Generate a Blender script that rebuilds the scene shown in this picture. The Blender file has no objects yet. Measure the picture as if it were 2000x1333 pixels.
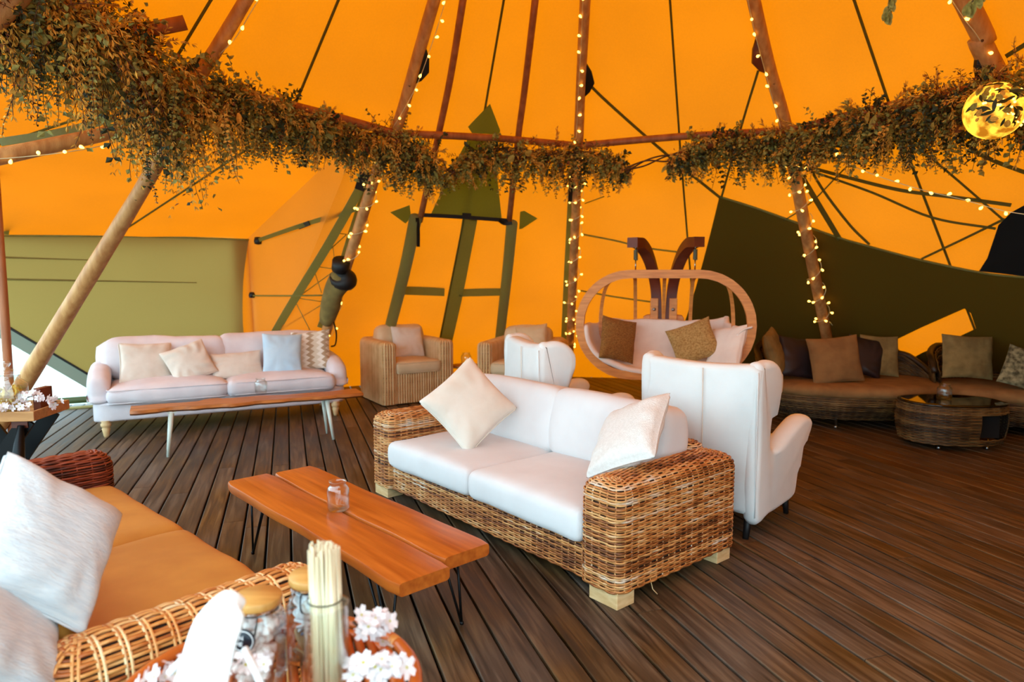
import bpy, bmesh, math, random
import numpy as np
from mathutils import Vector, Matrix, Euler
from mathutils.bvhtree import BVHTree
from mathutils.geometry import delaunay_2d_cdt
random.seed(7); RNG = np.random.default_rng(7)
S = bpy.context.scene; COL = S.collection
R = math.radians
# ------------------------------------------------------------------ camera, sky, exposure
FPX, CAMH, PITCH = 1340.0, 1.65, R(5.5)
cd = bpy.data.cameras.new('camera'); cam = bpy.data.objects.new('camera', cd); COL.objects.link(cam)
cam.location = (0, 0, CAMH); cam.rotation_euler = (R(90) - PITCH, 0, 0)
cd.sensor_width = 36; cd.lens = FPX / 2000 * 36; cd.clip_start = .05
cd.dof.use_dof = True; cd.dof.focus_distance = 3.9; cd.dof.aperture_fstop = 2.0
S.camera = cam
w = bpy.data.worlds.new('overcast_sky'); S.world = w; w.use_nodes = True
bg = w.node_tree.nodes['Background']; bg.inputs[0].default_value = (.56, .82, .94, 1); bg.inputs[1].default_value = 5.8
vs = S.view_settings; vs.view_transform = 'Standard'; vs.look = 'None'; vs.gamma = 1; vs.exposure = 0.0
vs.use_curve_mapping = False
cy = S.cycles; cy.use_denoising = True; cy.max_bounces = 8; cy.diffuse_bounces = 4; cy.glossy_bounces = 3
cy.transmission_bounces = 8; cy.transparent_max_bounces = 32; cy.caustics_reflective = False; cy.caustics_refractive = False
cy.sample_clamp_indirect = 6; cy.use_adaptive_sampling = True; cy.adaptive_threshold = .02

# ------------------------------------------------------------------ view helpers (where a sight line meets the real surfaces)
def ray(px, py):
    x = (px - 1000) / FPX; y = (666.5 - py) / FPX
    c, s = math.cos(PITCH), math.sin(PITCH)
    return Vector((x, c + y * s, -s + y * c))
EYE = Vector((0, 0, CAMH))
def G(px, py, z=0.0):
    d = ray(px, py); return EYE + d * ((z - CAMH) / d.z)
def D(px, py, Y):
    d = ray(px, py); return EYE + d * (Y / d.y)

# ------------------------------------------------------------------ materials
def lin(c): return tuple(((v / 255) / 12.92 if v <= 10 else ((v / 255 + .055) / 1.055) ** 2.4) for v in c)
MATS = {}
def mk(name, c1, c2=None, scale=6, rough=.65, bump=0., bscale=120, stretch=(1, 1, 1), detail=4, metal=0., trans=0., ior=1.45, emit=None, estr=0,
       translucent=None, lo=.35, hi=.65, coord='Object', alpha=None, spec=None, wave=None, attr=None, sheen=0):
    """c1/c2 sRGB 0-255; noise blends the two"""
    m = bpy.data.materials.new(name); m.use_nodes = True; MATS[name] = m
    nt = m.node_tree; N = nt.nodes; L = nt.links; p = N['Principled BSDF']; out = N['Material Output']
    p.inputs['Base Color'].default_value = (*lin(c1), 1); p.inputs['Roughness'].default_value = rough
    p.inputs['Metallic'].default_value = metal; p.inputs['IOR'].default_value = ior
    p.inputs['Transmission Weight'].default_value = trans
    if spec is not None: p.inputs['Specular IOR Level'].default_value = spec
    if sheen: p.inputs['Sheen Weight'].default_value = sheen
    if alpha is not None: p.inputs['Alpha'].default_value = alpha
    if emit: p.inputs['Emission Color'].default_value = (*emit, 1); p.inputs['Emission Strength'].default_value = estr
    tc = N.new('ShaderNodeTexCoord'); mp = N.new('ShaderNodeMapping'); mp.inputs['Scale'].default_value = stretch
    L.new(tc.outputs[coord], mp.inputs[0])
    if c2:
        no = N.new('ShaderNodeTexNoise'); no.inputs['Scale'].default_value = scale; no.inputs['Detail'].default_value = detail
        L.new(mp.outputs[0], no.inputs['Vector'])
        cr = N.new('ShaderNodeValToRGB'); e = cr.color_ramp.elements
        e[0].position = lo; e[1].position = hi; e[0].color = (*lin(c1), 1); e[1].color = (*lin(c2), 1)
        L.new(no.outputs[0], cr.inputs[0]); L.new(cr.outputs[0], p.inputs['Base Color'])
    if bump:
        nb = N.new('ShaderNodeTexNoise'); nb.inputs['Scale'].default_value = bscale; nb.inputs['Detail'].default_value = 3
        L.new(mp.outputs[0], nb.inputs['Vector']); b = N.new('ShaderNodeBump'); b.inputs['Strength'].default_value = bump
        b.inputs['Distance'].default_value = .01; L.new(nb.outputs[0], b.inputs['Height']); L.new(b.outputs[0], p.inputs['Normal'])
    if translucent:
        t = N.new('ShaderNodeBsdfTranslucent'); t.inputs[0].default_value = (*translucent, 1)
        a = N.new('ShaderNodeAddShader'); L.new(p.outputs[0], a.inputs[0]); L.new(t.outputs[0], a.inputs[1])
        L.new(a.outputs[0], out.inputs[0])
    return m
def canvas_mat(name, refl, tr, mottle=.1):
    m = bpy.data.materials.new(name); m.use_nodes = True; nt = m.node_tree; N = nt.nodes; L = nt.links
    for n in list(N): N.remove(n)
    out = N.new('ShaderNodeOutputMaterial'); d = N.new('ShaderNodeBsdfDiffuse'); t = N.new('ShaderNodeBsdfTranslucent'); a = N.new('ShaderNodeAddShader')
    d.inputs[0].default_value = (*refl, 1)
    tc = N.new('ShaderNodeTexCoord'); n1 = N.new('ShaderNodeTexNoise'); n1.inputs['Scale'].default_value = 60; n1.inputs['Detail'].default_value = 5
    n2 = N.new('ShaderNodeTexNoise'); n2.inputs['Scale'].default_value = 1.1
    L.new(tc.outputs['Object'], n1.inputs[0]); L.new(tc.outputs['Object'], n2.inputs[0])
    ad = N.new('ShaderNodeMath'); ad.operation = 'ADD'; L.new(n1.outputs[0], ad.inputs[0]); L.new(n2.outputs[0], ad.inputs[1])
    cr = N.new('ShaderNodeValToRGB'); cr.color_ramp.elements[0].position = .7 - .0; cr.color_ramp.elements[1].position = 1.3
    cr.color_ramp.elements[0].position = .35; cr.color_ramp.elements[1].position = .65
    hf = N.new('ShaderNodeMath'); hf.operation = 'MULTIPLY'; hf.inputs[1].default_value = .5; L.new(ad.outputs[0], hf.inputs[0]); L.new(hf.outputs[0], cr.inputs[0])
    cr.color_ramp.elements[0].color = (*[c * (1 - mottle) for c in tr], 1); cr.color_ramp.elements[1].color = (*[c * (1 + mottle) for c in tr], 1)
    L.new(cr.outputs[0], t.inputs[0]); L.new(d.outputs[0], a.inputs[0]); L.new(t.outputs[0], a.inputs[1]); L.new(a.outputs[0], out.inputs[0])
    return m
M_CANVAS = canvas_mat('orange_canvas', (.27, .13, .032), (.272, .054, .0002), .10)
M_OLIVE = canvas_mat('olive_canvas', (.17, .13, .04), (.092, .054, .0140), .05)
M_DARKOLIVE = canvas_mat('dark_olive_canvas', (.13, .075, .010), (.0, .0, .0), .05)
M_STRIP = canvas_mat('olive_webbing', (.13, .11, .03), (.28, .36, .3), .08)
M_PATCH = canvas_mat('olive_patch', (.13, .10, .025), (.28, .42, .3), .05)
M_SHADEBLACK = mk('shade_black', (9, 8, 8), None, rough=.9)  # near-black colour standing in for unlit depth in the gap and niche
M_BLACK = mk('black_strap', (14, 13, 14), None, rough=.55)
M_BLACKMETAL = mk('black_metal', (22, 21, 22), None, rough=.4, metal=.6)
M_STRAP = canvas_mat('dull_strap_webbing', (.10, .075, .02), (.13, .16, .1), .08)
def pole_mat(name, c1, c2): return mk(name, c1, c2, 3.5, .5, .25, 30, stretch=(6, 6, .7), lo=.3, hi=.7)
M_POLE = pole_mat('peeled_pole_wood', (205, 150, 92), (168, 108, 58))
M_THINPOLE = pole_mat('thin_pole_wood', (176, 104, 60), (140, 76, 40))
M_SOFAWHITE = mk('white_linen', (218, 214, 213), (212, 207, 206), 4, .9, .15, 500, sheen=.1)
M_PILLOWCREAM = mk('cream_cotton', (226, 214, 200), (216, 202, 186), 5, .9, .2, 350, sheen=.1)
M_PILLOWWHITE = mk('white_boucle', (226, 220, 214), (218, 211, 204), 60, .9, .5, 160)
M_PILLOWRIB = mk('white_ribbed_cotton', (214, 214, 214), (198, 202, 206), 90, .9, .4, 200, stretch=(1, .15, 1))
M_WING = mk('pale_slipcover', (226, 226, 224), (216, 216, 214), 3, .9, .12, 300)
M_GREYSOFA = mk('lilac_grey_linen', (226, 217, 220), (214, 204, 208), 5, .92, .2, 250)
M_BEIGEP = mk('beige_linen', (226, 212, 198), (214, 198, 182), 6, .9, .2, 250)
M_BLUEP = mk('pale_blue_cotton', (196, 216, 230), (182, 206, 224), 5, .9, .15, 200)
M_CARAMEL = mk('caramel_cloth', (196, 128, 46), (180, 112, 36), 4, .8, .12, 300)
M_TANSEAT = mk('satin_cream_seat', (214, 188, 150), (200, 172, 132), 4, .55, .1, 60)
M_BROWNP = mk('brown_suede', (150, 112, 66), (128, 94, 54), 6, .9, .1, 90)
M_OLIVEP = mk('olive_beige_suede', (150, 128, 78), (120, 100, 58), 8, .9, .1, 90)
M_DARKP = mk('dark_plum_satin', (46, 32, 36), (34, 24, 28), 5, .5)
M_PATTERNP = mk('patterned_cloth', (160, 150, 112), (70, 64, 40), 22, .9)
M_FUR = mk('brown_faux_fur', (168, 116, 54), (120, 78, 32), 60, .95, .9, 90, stretch=(1, 3, 1))
M_STRAW = mk('straw_pillow', (190, 152, 92), (150, 112, 60), 60, .95, .9, 80)
M_SWINGCUSH = mk('blush_cotton', (238, 222, 210), (228, 210, 198), 5, .9, .2, 120)
M_LAMWOOD = mk('laminated_larch', (222, 146, 72), (198, 122, 56), 5, .45, .1, 40, stretch=(1, 1, 8))
M_DARKBEAM = mk('dark_stained_beam', (112, 50, 26), (88, 36, 18), 5, .45)
M_TABLE = mk('orange_stained_pine', (196, 104, 36), (158, 72, 20), 3.2, .3, .06, 60, stretch=(.6, 9, 9), lo=.3, hi=.72)
M_TABLEEND = mk('pine_end_grain', (206, 138, 76), (150, 84, 36), 6, .5, .2, 60, stretch=(1, 1, 8))
M_LIVE = mk('live_edge_wood', (190, 116, 58), (146, 82, 38), 4, .4, .1, 40, stretch=(.7, 7, 7))
M_BARE = mk('bare_pine', (226, 190, 138), (208, 166, 112), 5, .6, .1, 60, stretch=(2, 2, 8))
M_LEGPALE = mk('pale_painted_leg', (212, 214, 200), None, rough=.45)
M_TURNED = mk('turned_beech', (222, 186, 136), (208, 168, 116), 6, .45, stretch=(3, 3, .6))
M_BAMBOO = mk('bamboo_lid', (206, 150, 80), (188, 130, 62), 5, .45, stretch=(1, 10, 1))
M_TRAY = mk('tray_wood', (190, 134, 78), (168, 112, 60), 4, .5, .1, 40, stretch=(1, 8, 8))
M_SKEWER = mk('bamboo_skewer', (240, 222, 186), (226, 200, 156), 20, .6, stretch=(1, 1, .1))
M_RATTAN = mk('round_rattan', (196, 100, 40), (168, 78, 28), 8, .35)
def glass_mat(name, tint, f0=1.0):
    m = bpy.data.materials.new(name); m.use_nodes = True; nt = m.node_tree; N = nt.nodes; L = nt.links
    for n in list(N): N.remove(n)
    o = N.new('ShaderNodeOutputMaterial'); t = N.new('ShaderNodeBsdfTransparent'); g = N.new('ShaderNodeBsdfGlossy'); lw = N.new('ShaderNodeLayerWeight'); mx = N.new('ShaderNodeMixShader')
    t.inputs[0].default_value = (*tint, 1); g.inputs['Roughness'].default_value = .03; lw.inputs['Blend'].default_value = .5; pw = N.new('ShaderNodeMath'); pw.operation = 'POWER'; pw.inputs[1].default_value = 2.3; mu = N.new('ShaderNodeMath'); mu.operation = 'MULTIPLY_ADD'; mu.inputs[1].default_value = .75; mu.inputs[2].default_value = .05
    L.new(lw.outputs['Facing'], pw.inputs[0]); L.new(pw.outputs[0], mu.inputs[0]); L.new(mu.outputs[0], mx.inputs[0]); L.new(t.outputs[0], mx.inputs[1]); L.new(g.outputs[0], mx.inputs[2]); L.new(mx.outputs[0], o.inputs[0]); return m
M_GLASS = glass_mat('clear_glass', (.965, .98, .975))
M_PVC = glass_mat('clear_window_film', (.92, .95, .95))
M_DARKGLASS = mk('dark_glass', (26, 18, 12), None, rough=.03, spec=.8)
M_STEEL = mk('brushed_steel', (170, 170, 170), None, rough=.3, metal=1)
M_BULB = mk('warm_bulb', (255, 220, 150), None, emit=(1, .56, .085), estr=6)
M_SOCKET = mk('clear_cable', (214, 200, 160), None, rough=.4)
M_WHITEPL = mk('white_plastic', (246, 246, 246), None, rough=.4)
M_PETAL = mk('white_petal', (226, 216, 216), (216, 196, 192), 40, .7, translucent=(.15, .14, .14))
M_FCORE = mk('yellow_stamen', (200, 180, 60), None, rough=.7)
M_TWIG = mk('brown_twig', (92, 58, 34), (64, 38, 22), 20, .8)
M_LEAF = [mk('eucalyptus_leaf', (166, 154, 78), (108, 98, 44), 30, .7, translucent=(.03, .03, .01)),
          mk('dry_beige_leaf', (232, 178, 74), (176, 120, 40), 30, .75, translucent=(.05, .035, .01)),
          mk('dark_green_leaf', (58, 64, 32), (36, 40, 20), 30, .6),
          mk('russet_leaf', (140, 74, 34), (92, 46, 20), 30, .75)]
M_GROUND = mk('outside_grass', (214, 222, 212), (194, 208, 188), 2, .9)
M_SUB = mk('deck_underside', (12, 9, 7), None, rough=1)
M_CHIP = mk('banana_chip', (232, 190, 84), (206, 156, 60), 20, .6)
M_PARSED = {}

def plank_mat():
    m = bpy.data.materials.new('weathered_deck_board'); m.use_nodes = True; nt = m.node_tree; N = nt.nodes; L = nt.links; p = N['Principled BSDF']
    ge = N.new('ShaderNodeNewGeometry'); oi = N.new('ShaderNodeObjectInfo')
    rot = N.new('ShaderNodeVectorRotate'); rot.rotation_type = 'Z_AXIS'; rot.inputs['Angle'].default_value = -DECK_YAW
    L.new(ge.outputs['Position'], rot.inputs['Vector'])
    ad = N.new('ShaderNodeVectorMath'); ad.operation = 'ADD'; L.new(rot.outputs[0], ad.inputs[0])
    mu = N.new('ShaderNodeVectorMath'); mu.operation = 'SCALE'; mu.inputs[0].default_value = (7, 31, 13); L.new(oi.outputs['Random'], mu.inputs['Scale'])
    L.new(mu.outputs[0], ad.inputs[1])
    mp = N.new('ShaderNodeMapping'); mp.inputs['Scale'].default_value = (14, .9, 1); L.new(ad.outputs[0], mp.inputs[0])
    n = N.new('ShaderNodeTexNoise'); n.inputs['Scale'].default_value = 2.4; n.inputs['Detail'].default_value = 8; n.inputs['Distortion'].default_value = .6
    L.new(mp.outputs[0], n.inputs[0])
    cr = N.new('ShaderNodeValToRGB'); e = cr.color_ramp.elements; e[0].position = .28; e[1].position = .74
    e[0].color = (*lin((50, 33, 16)), 1); e[1].color = (*lin((120, 90, 54)), 1)
    k = cr.color_ramp.elements.new(.5); k.color = (*lin((86, 60, 32)), 1)
    L.new(n.outputs[0], cr.inputs[0])
    n2 = N.new('ShaderNodeTexNoise'); n2.inputs['Scale'].default_value = 1.3; L.new(ad.outputs[0], n2.inputs[0])
    hs = N.new('ShaderNodeHueSaturation')
    mr = N.new('ShaderNodeMapRange'); mr.inputs[3].default_value = .72; mr.inputs[4].default_value = 1.2; L.new(oi.outputs['Random'], mr.inputs[0]); L.new(mr.outputs[0], hs.inputs['Value'])
    ms = N.new('ShaderNodeMapRange'); ms.inputs[1].default_value = .3; ms.inputs[2].default_value = .7; ms.inputs[3].default_value = .6; ms.inputs[4].default_value = 1.1; L.new(n2.outputs[0], ms.inputs[0]); L.new(ms.outputs[0], hs.inputs['Saturation'])
    L.new(cr.outputs[0], hs.inputs['Color']); L.new(hs.outputs[0], p.inputs['Base Color'])
    rr = N.new('ShaderNodeMapRange'); rr.inputs[3].default_value = .38; rr.inputs[4].default_value = .62; L.new(n.outputs[0], rr.inputs[0]); L.new(rr.outputs[0], p.inputs['Roughness']); p.inputs['Specular IOR Level'].default_value = .32
    b = N.new('ShaderNodeBump'); b.inputs['Strength'].default_value = .5; b.inputs['Distance'].default_value = .004; L.new(n.outputs[0], b.inputs['Height']); L.new(b.outputs[0], p.inputs['Normal'])
    return m
def wicker_mat(name, cols, rough=.5):
    m = bpy.data.materials.new(name); m.use_nodes = True; nt = m.node_tree; N = nt.nodes; L = nt.links; p = N['Principled BSDF']
    at = N.new('ShaderNodeAttribute'); at.attribute_name = 'tone'
    tc = N.new('ShaderNodeTexCoord'); n = N.new('ShaderNodeTexNoise'); n.inputs['Scale'].default_value = 9; n.inputs['Detail'].default_value = 5; L.new(tc.outputs['Object'], n.inputs[0])
    a = N.new('ShaderNodeMath'); a.operation = 'MULTIPLY_ADD'; a.inputs[1].default_value = .9; L.new(n.outputs[0], a.inputs[0])
    s = N.new('ShaderNodeMath'); s.operation = 'MULTIPLY_ADD'; s.inputs[1].default_value = .62; s.inputs[2].default_value = -.26; L.new(at.outputs['Fac'], s.inputs[0]); L.new(s.outputs[0], a.inputs[2])
    cr = N.new('ShaderNodeValToRGB'); e = cr.color_ramp.elements
    while len(e) < len(cols): e.new(.5)
    for i, c in enumerate(cols): e[i].position = .08 + .84 * i / (len(cols) - 1); e[i].color = (*lin(c), 1)
    L.new(a.outputs[0], cr.inputs[0]); L.new(cr.outputs[0], p.inputs['Base Color']); p.inputs['Roughness'].default_value = rough
    return m
W_MAIN = wicker_mat('brown_kubu_wicker', [(70, 36, 16), (136, 74, 32), (190, 118, 58), (216, 158, 96), (216, 198, 178)])
W_ORANGE = wicker_mat('orange_rattan_weave', [(110, 48, 18), (176, 92, 36), (212, 136, 66), (228, 172, 108), (236, 206, 160)])
W_RED = wicker_mat('red_brown_rattan_weave', [(60, 20, 10), (112, 42, 20), (140, 58, 28), (160, 76, 38)])
W_HONEY = wicker_mat('honey_rattan_weave', [(150, 104, 60), (196, 148, 92), (216, 172, 116), (226, 188, 136)])
W_DARK = wicker_mat('dark_brown_wicker', [(36, 24, 12), (70, 48, 24), (112, 82, 44), (140, 108, 62)])
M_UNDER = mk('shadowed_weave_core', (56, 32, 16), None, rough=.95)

# ------------------------------------------------------------------ object helpers
def link(name, me, mat=None, parent=None, loc=None, rot=None):
    o = bpy.data.objects.new(name, me); COL.objects.link(o)
    if mat is not None and me is not None and not me.materials:
        for mm in (mat if isinstance(mat, (list, tuple)) else [mat]): me.materials.append(mm)
    if parent: o.parent = parent
    if loc is not None: o.location = loc
    if rot is not None: o.rotation_euler = rot
    return o
def tag(o, label=None, cat=None, group=None, kind=None):
    if label: o['label'] = label
    if cat: o['category'] = cat
    if group: o['group'] = group
    if kind: o['kind'] = kind
    return o
def thing(name, label, cat, loc=(0, 0, 0), yaw=0., group=None):
    o = bpy.data.objects.new(name, None); COL.objects.link(o); o.location = loc; o.rotation_euler = (0, 0, yaw)
    o.empty_display_size = .1
    return tag(o, label, cat, group)
def rawmesh(name, V, F, smooth=True, matidx=None):
    me = bpy.data.meshes.new(name)
    V = np.asarray(V, dtype=np.float32).reshape(-1, 3)
    if isinstance(F, np.ndarray):
        n, k = F.shape
        me.vertices.add(len(V)); me.vertices.foreach_set('co', V.ravel())
        me.loops.add(n * k); me.loops.foreach_set('vertex_index', F.astype(np.int32).ravel())
        me.polygons.add(n); me.polygons.foreach_set('loop_start', np.arange(0, n * k, k, dtype=np.int32))
        me.update(calc_edges=True)
    else:
        me.from_pydata([tuple(map(float, v)) for v in V], [], F); me.update()
    me.polygons.foreach_set('use_smooth', [smooth] * len(me.polygons))
    if matidx is not None: me.polygons.foreach_set('material_index', matidx)
    me.validate()
    return me
class MB:
    def __init__(s): s.V = []; s.F = []; s.n = 0
    def add(s, V, F):
        V = [tuple(v) for v in V]
        s.V += V; s.F += [tuple(i + s.n for i in f) for f in F]; s.n += len(V); return s
    def build(s, name, mat, parent=None, smooth=True, loc=None, rot=None, bevel=0, seg=2, sharp=None):
        o = link(name, rawmesh(name, s.V, s.F, smooth), mat, parent, loc, rot)
        if bevel:
            b = o.modifiers.new('bevel', 'BEVEL'); b.width = bevel; b.segments = seg; b.limit_method = 'ANGLE'
        if sharp: o.data.set_sharp_from_angle(angle=R(sharp))
        return o
    # primitives
    def box(s, c, d, yaw=0, M=None):
        V = [Vector((x * d[0] / 2, y * d[1] / 2, z * d[2] / 2)) for x in (-1, 1) for y in (-1, 1) for z in (-1, 1)]
        m = (Matrix.Rotation(yaw, 3, 'Z') if M is None else M)
        V = [m @ v + Vector(c) for v in V]
        return s.add(V, [(0, 1, 3, 2), (4, 6, 7, 5), (0, 4, 5, 1), (2, 3, 7, 6), (0, 2, 6, 4), (1, 5, 7, 3)])
    def tube(s, P, r, n=8, caps=True, flat=None, closed=False, up=None):
        P = [Vector(p) for p in P]; k = len(P); r = [r] * k if not hasattr(r, '__len__') else r
        rings = []; prev = None
        for i, p in enumerate(P):
            t = (P[(i + 1) % k] - P[i - 1]) if closed else (P[min(i + 1, k - 1)] - P[max(i - 1, 0)])
            t = t.normalized() if t.length > 1e-9 else Vector((0, 0, 1))
            if up is not None: a = Vector(up)
            elif prev is None: a = Vector((0, 0, 1)) if abs(t.z) < .9 else Vector((1, 0, 0))
            else: a = prev
            a = (a - t * a.dot(t)); a.normalize(); b = t.cross(a); prev = a
            fa, fb = flat if flat else (1, 1)
            if n == 4 and flat: rings.append([p + a * r[i] * fa * ca + b * r[i] * fb * cb for ca, cb in ((1, 1), (1, -1), (-1, -1), (-1, 1))])
            else: rings.append([p + (a * math.cos(2 * math.pi * j / n) * fa + b * math.sin(2 * math.pi * j / n) * fb) * r[i] for j in range(n)])
        return s.loft(rings, True, caps and not closed, closed)
    def loft(s, rings, close=True, caps=True, cyc=False):
        k = len(rings); n = len(rings[0]); V = [v for r_ in rings for v in r_]; F = []
        for i in range(k if cyc else k - 1):
            for j in range(n if close else n - 1):
                a, b = i * n + j, i * n + (j + 1) % n; c, d_ = ((i + 1) % k) * n + (j + 1) % n, ((i + 1) % k) * n + j
                F.append((a, b, c, d_))
        if caps: F.append(tuple(range(n))[::-1]); F.append(tuple((k - 1) * n + j for j in range(n)))
        return s.add(V, F)
    def lathe(s, prof, n=24, c=(0, 0, 0), flute=None, caps=True):
        rings = []
        for r_, z in prof:
            rings.append([Vector((c[0] + r_ * (1 + (flute[1] * math.cos(flute[0] * 2 * math.pi * j / n) if flute and flute[2] <= z <= flute[3] else 0)) * math.cos(2 * math.pi * j / n),
                                  c[1] + r_ * (1 + (flute[1] * math.cos(flute[0] * 2 * math.pi * j / n) if flute and flute[2] <= z <= flute[3] else 0)) * math.sin(2 * math.pi * j / n), c[2] + z)) for j in range(n)])
        return s.loft(rings, True, caps)
def spline(P, n=8, closed=False):
    P = [Vector(p) for p in P]; k = len(P); out = []
    for i in range(k if closed else k - 1):
        p0 = P[(i - 1) % k] if closed or i > 0 else P[0] * 2 - P[1]; p1 = P[i]; p2 = P[(i + 1) % k]
        p3 = P[(i + 2) % k] if closed or i + 2 < k else P[-1] * 2 - P[-2]
        for j in range(n):
            t = j / n
            out.append(.5 * ((2 * p1) + (p2 - p0) * t + (2 * p0 - 5 * p1 + 4 * p2 - p3) * t * t + (3 * p1 - p0 - 3 * p2 + p3) * t ** 3))
    if not closed: out.append(P[-1])
    return out
def lerp(a, b, t): return a + (b - a) * t
def vnoise(P, f, seed):
    """cheap smooth pseudo-noise for arrays (n,3)"""
    r = np.random.default_rng(seed); out = np.zeros(len(P))
    for k in range(5):
        d = r.normal(size=3); d /= np.linalg.norm(d); out += np.sin(P @ d * f * (1 + .5 * k) + r.uniform(0, 6.28)) / (1 + .4 * k)
    return out / 2.6
def frame(n, roll=0, up=(0, 0, 1)):
    n = Vector(n).normalized(); u = Vector(up); x = u.cross(n)
    if x.length < 1e-4: x = Vector((1, 0, 0))
    x.normalize(); y = n.cross(x)
    c, s_ = math.cos(roll), math.sin(roll); x, y = x * c + y * s_, y * c - x * s_
    return Matrix((x, y, n)).transposed()
# ---- soft furnishing
def cube_grid(n):
    V = []; F = []; idx = {}
    def vid(p):
        k = tuple(np.round(p, 6))
        if k not in idx: idx[k] = len(V); V.append(p)
        return idx[k]
    g = np.linspace(-1, 1, n + 1)
    for ax in range(3):
        for sg in (-1, 1):
            for i in range(n):
                for j in range(n):
                    q = []
                    for a, b in ((0, 0), (1, 0), (1, 1), (0, 1)):
                        p = [0, 0, 0]; p[ax] = sg; p[(ax + 1) % 3] = g[i + a]; p[(ax + 2) % 3] = g[j + b]; q.append(vid(tuple(p)))
                    F.append(tuple(q) if sg > 0 else tuple(q[::-1]))
    return np.array(V), F
CG = {n: cube_grid(n) for n in (10, 16)}
def cushion_mesh(name, dx, dy, dz, r=.05, puff=.03, n=16, wob=.006, seed=0, side=.012):
    V, F = CG[n]; h = np.array([dx, dy, dz]) / 2; r = min(r, h.min() * .98)
    # denser sampling near edges
    Q = np.sign(V) * (1 - (1 - np.abs(V)) ** 1.6)
    core = np.clip(Q * h, -(h - r), h - r); d = Q * h - core; l = np.linalg.norm(d, axis=1, keepdims=True); l[l == 0] = 1
    P = np.where(np.linalg.norm(Q * h - core, axis=1, keepdims=True) > 1e-9, core + d / l * r, Q * h)
    u, v, t = P[:, 0] / h[0], P[:, 1] / h[1], P[:, 2] / h[2]
    P[:, 2] += np.sign(t) * np.abs(t) ** 1 * puff * (1 - np.clip(np.abs(u), 0, 1) ** 3) * (1 - np.clip(np.abs(v), 0, 1) ** 3)
    P[:, 0] += u * side * (1 - t ** 2); P[:, 1] += v * side * (1 - t ** 2)
    if wob: P += (vnoise(P, 9, seed) * wob)[:, None] * np.sign(P)
    return rawmesh(name, P, F)
def pillow_mesh(name, w_, h_, t_, seed=0, n=26, wrinkle=.010, pinch=.07, sag=0):
    g = np.linspace(-1, 1, n); g = np.sign(g) * (1 - (1 - np.abs(g)) ** 1.35)
    U, W = np.meshgrid(g, g, indexing='ij'); f = lambda a: np.clip(1 - np.abs(a) ** 2.6, 0, 1)
    T = (f(U) * f(W)) ** .42
    X = U * w_ / 2 * (1 - pinch * (1 - W ** 2) * np.abs(U) ** 2); Y = W * h_ / 2 * (1 - pinch * (1 - U ** 2) * np.abs(W) ** 2)
    r = np.random.default_rng(seed)
    top = np.stack([X, Y, T * t_ / 2], -1).reshape(-1, 3); bot = np.stack([X, Y, -T * t_ / 2], -1).reshape(-1, 3)
    ang = np.arctan2(W, U).ravel(); rad = np.hypot(U, W).ravel()
    wr = np.sin(ang * 9 + 2.2 * np.sin(rad * 4 + seed)) * np.clip(rad - .35, 0, .6) * wrinkle * T.ravel() ** .5
    for P, sg in ((top, 1), (bot, -1)):
        nz = vnoise(P, 11, seed + (sg > 0)) * wrinkle * .8 * T.ravel()
        P[:, 2] += sg * (wr + nz); P[:, 2] += sag * (P[:, 1] ** 2 - .03) + vnoise(P, 5, seed + 9) * wrinkle * .9
        P[:, 1] += vnoise(P, 7, seed + 5) * .008; P[:, 0] += vnoise(P, 7, seed + 6) * .008
    V = np.vstack([top, bot]); F = []; N2 = n * n
    for i in range(n - 1):
        for j in range(n - 1):
            a, b, c, d = i * n + j, (i + 1) * n + j, (i + 1) * n + j + 1, i * n + j + 1
            F.append((a, b, c, d)); F.append((a + N2, d + N2, c + N2, b + N2))
    for i in range(n - 1):
        for (a, b) in ((i * n, (i + 1) * n), ((i + 1) * n + n - 1, i * n + n - 1), (i + 1, i), ((n - 1) * n + i, (n - 1) * n + i + 1)): F.append((b, a, a + N2, b + N2))
    me = rawmesh(name, V, F)
    # piping seam runs where the sides meet
    uv = me.uv_layers.new(name='UVMap'); fu = np.vstack([np.stack([U.ravel() / 2 + .5, W.ravel() / 2 + .5], -1)] * 2)
    li = np.empty(len(me.loops), dtype=np.int32); me.loops.foreach_get('vertex_index', li); uv.data.foreach_set('uv', fu[li].astype(np.float32).ravel())
    return me
def pillow(label, group, c, n, roll, w_, h_, t_, mat, seed=0, piping=None, **k):
    o = link('throw_pillow', pillow_mesh('throw_pillow', w_, h_, t_, seed, **k), mat)
    o.matrix_world = Matrix.Translation(c) @ frame(n, roll).to_4x4(); tag(o, label, 'pillow', group)
    if piping:
        m = MB(); q = []
        for a in range(0, 360, 6):
            x, y = math.cos(R(a)), math.sin(R(a)); s_ = 1 / max(abs(x), abs(y)); x *= s_; y *= s_
            q.append((x * w_ / 2 * (1 - .07 * (1 - y * y)), y * h_ / 2 * (1 - .07 * (1 - x * x)), 0))
        m.tube(q, .005, 5, closed=True); m.build('piping', piping, o)
    return o
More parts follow.
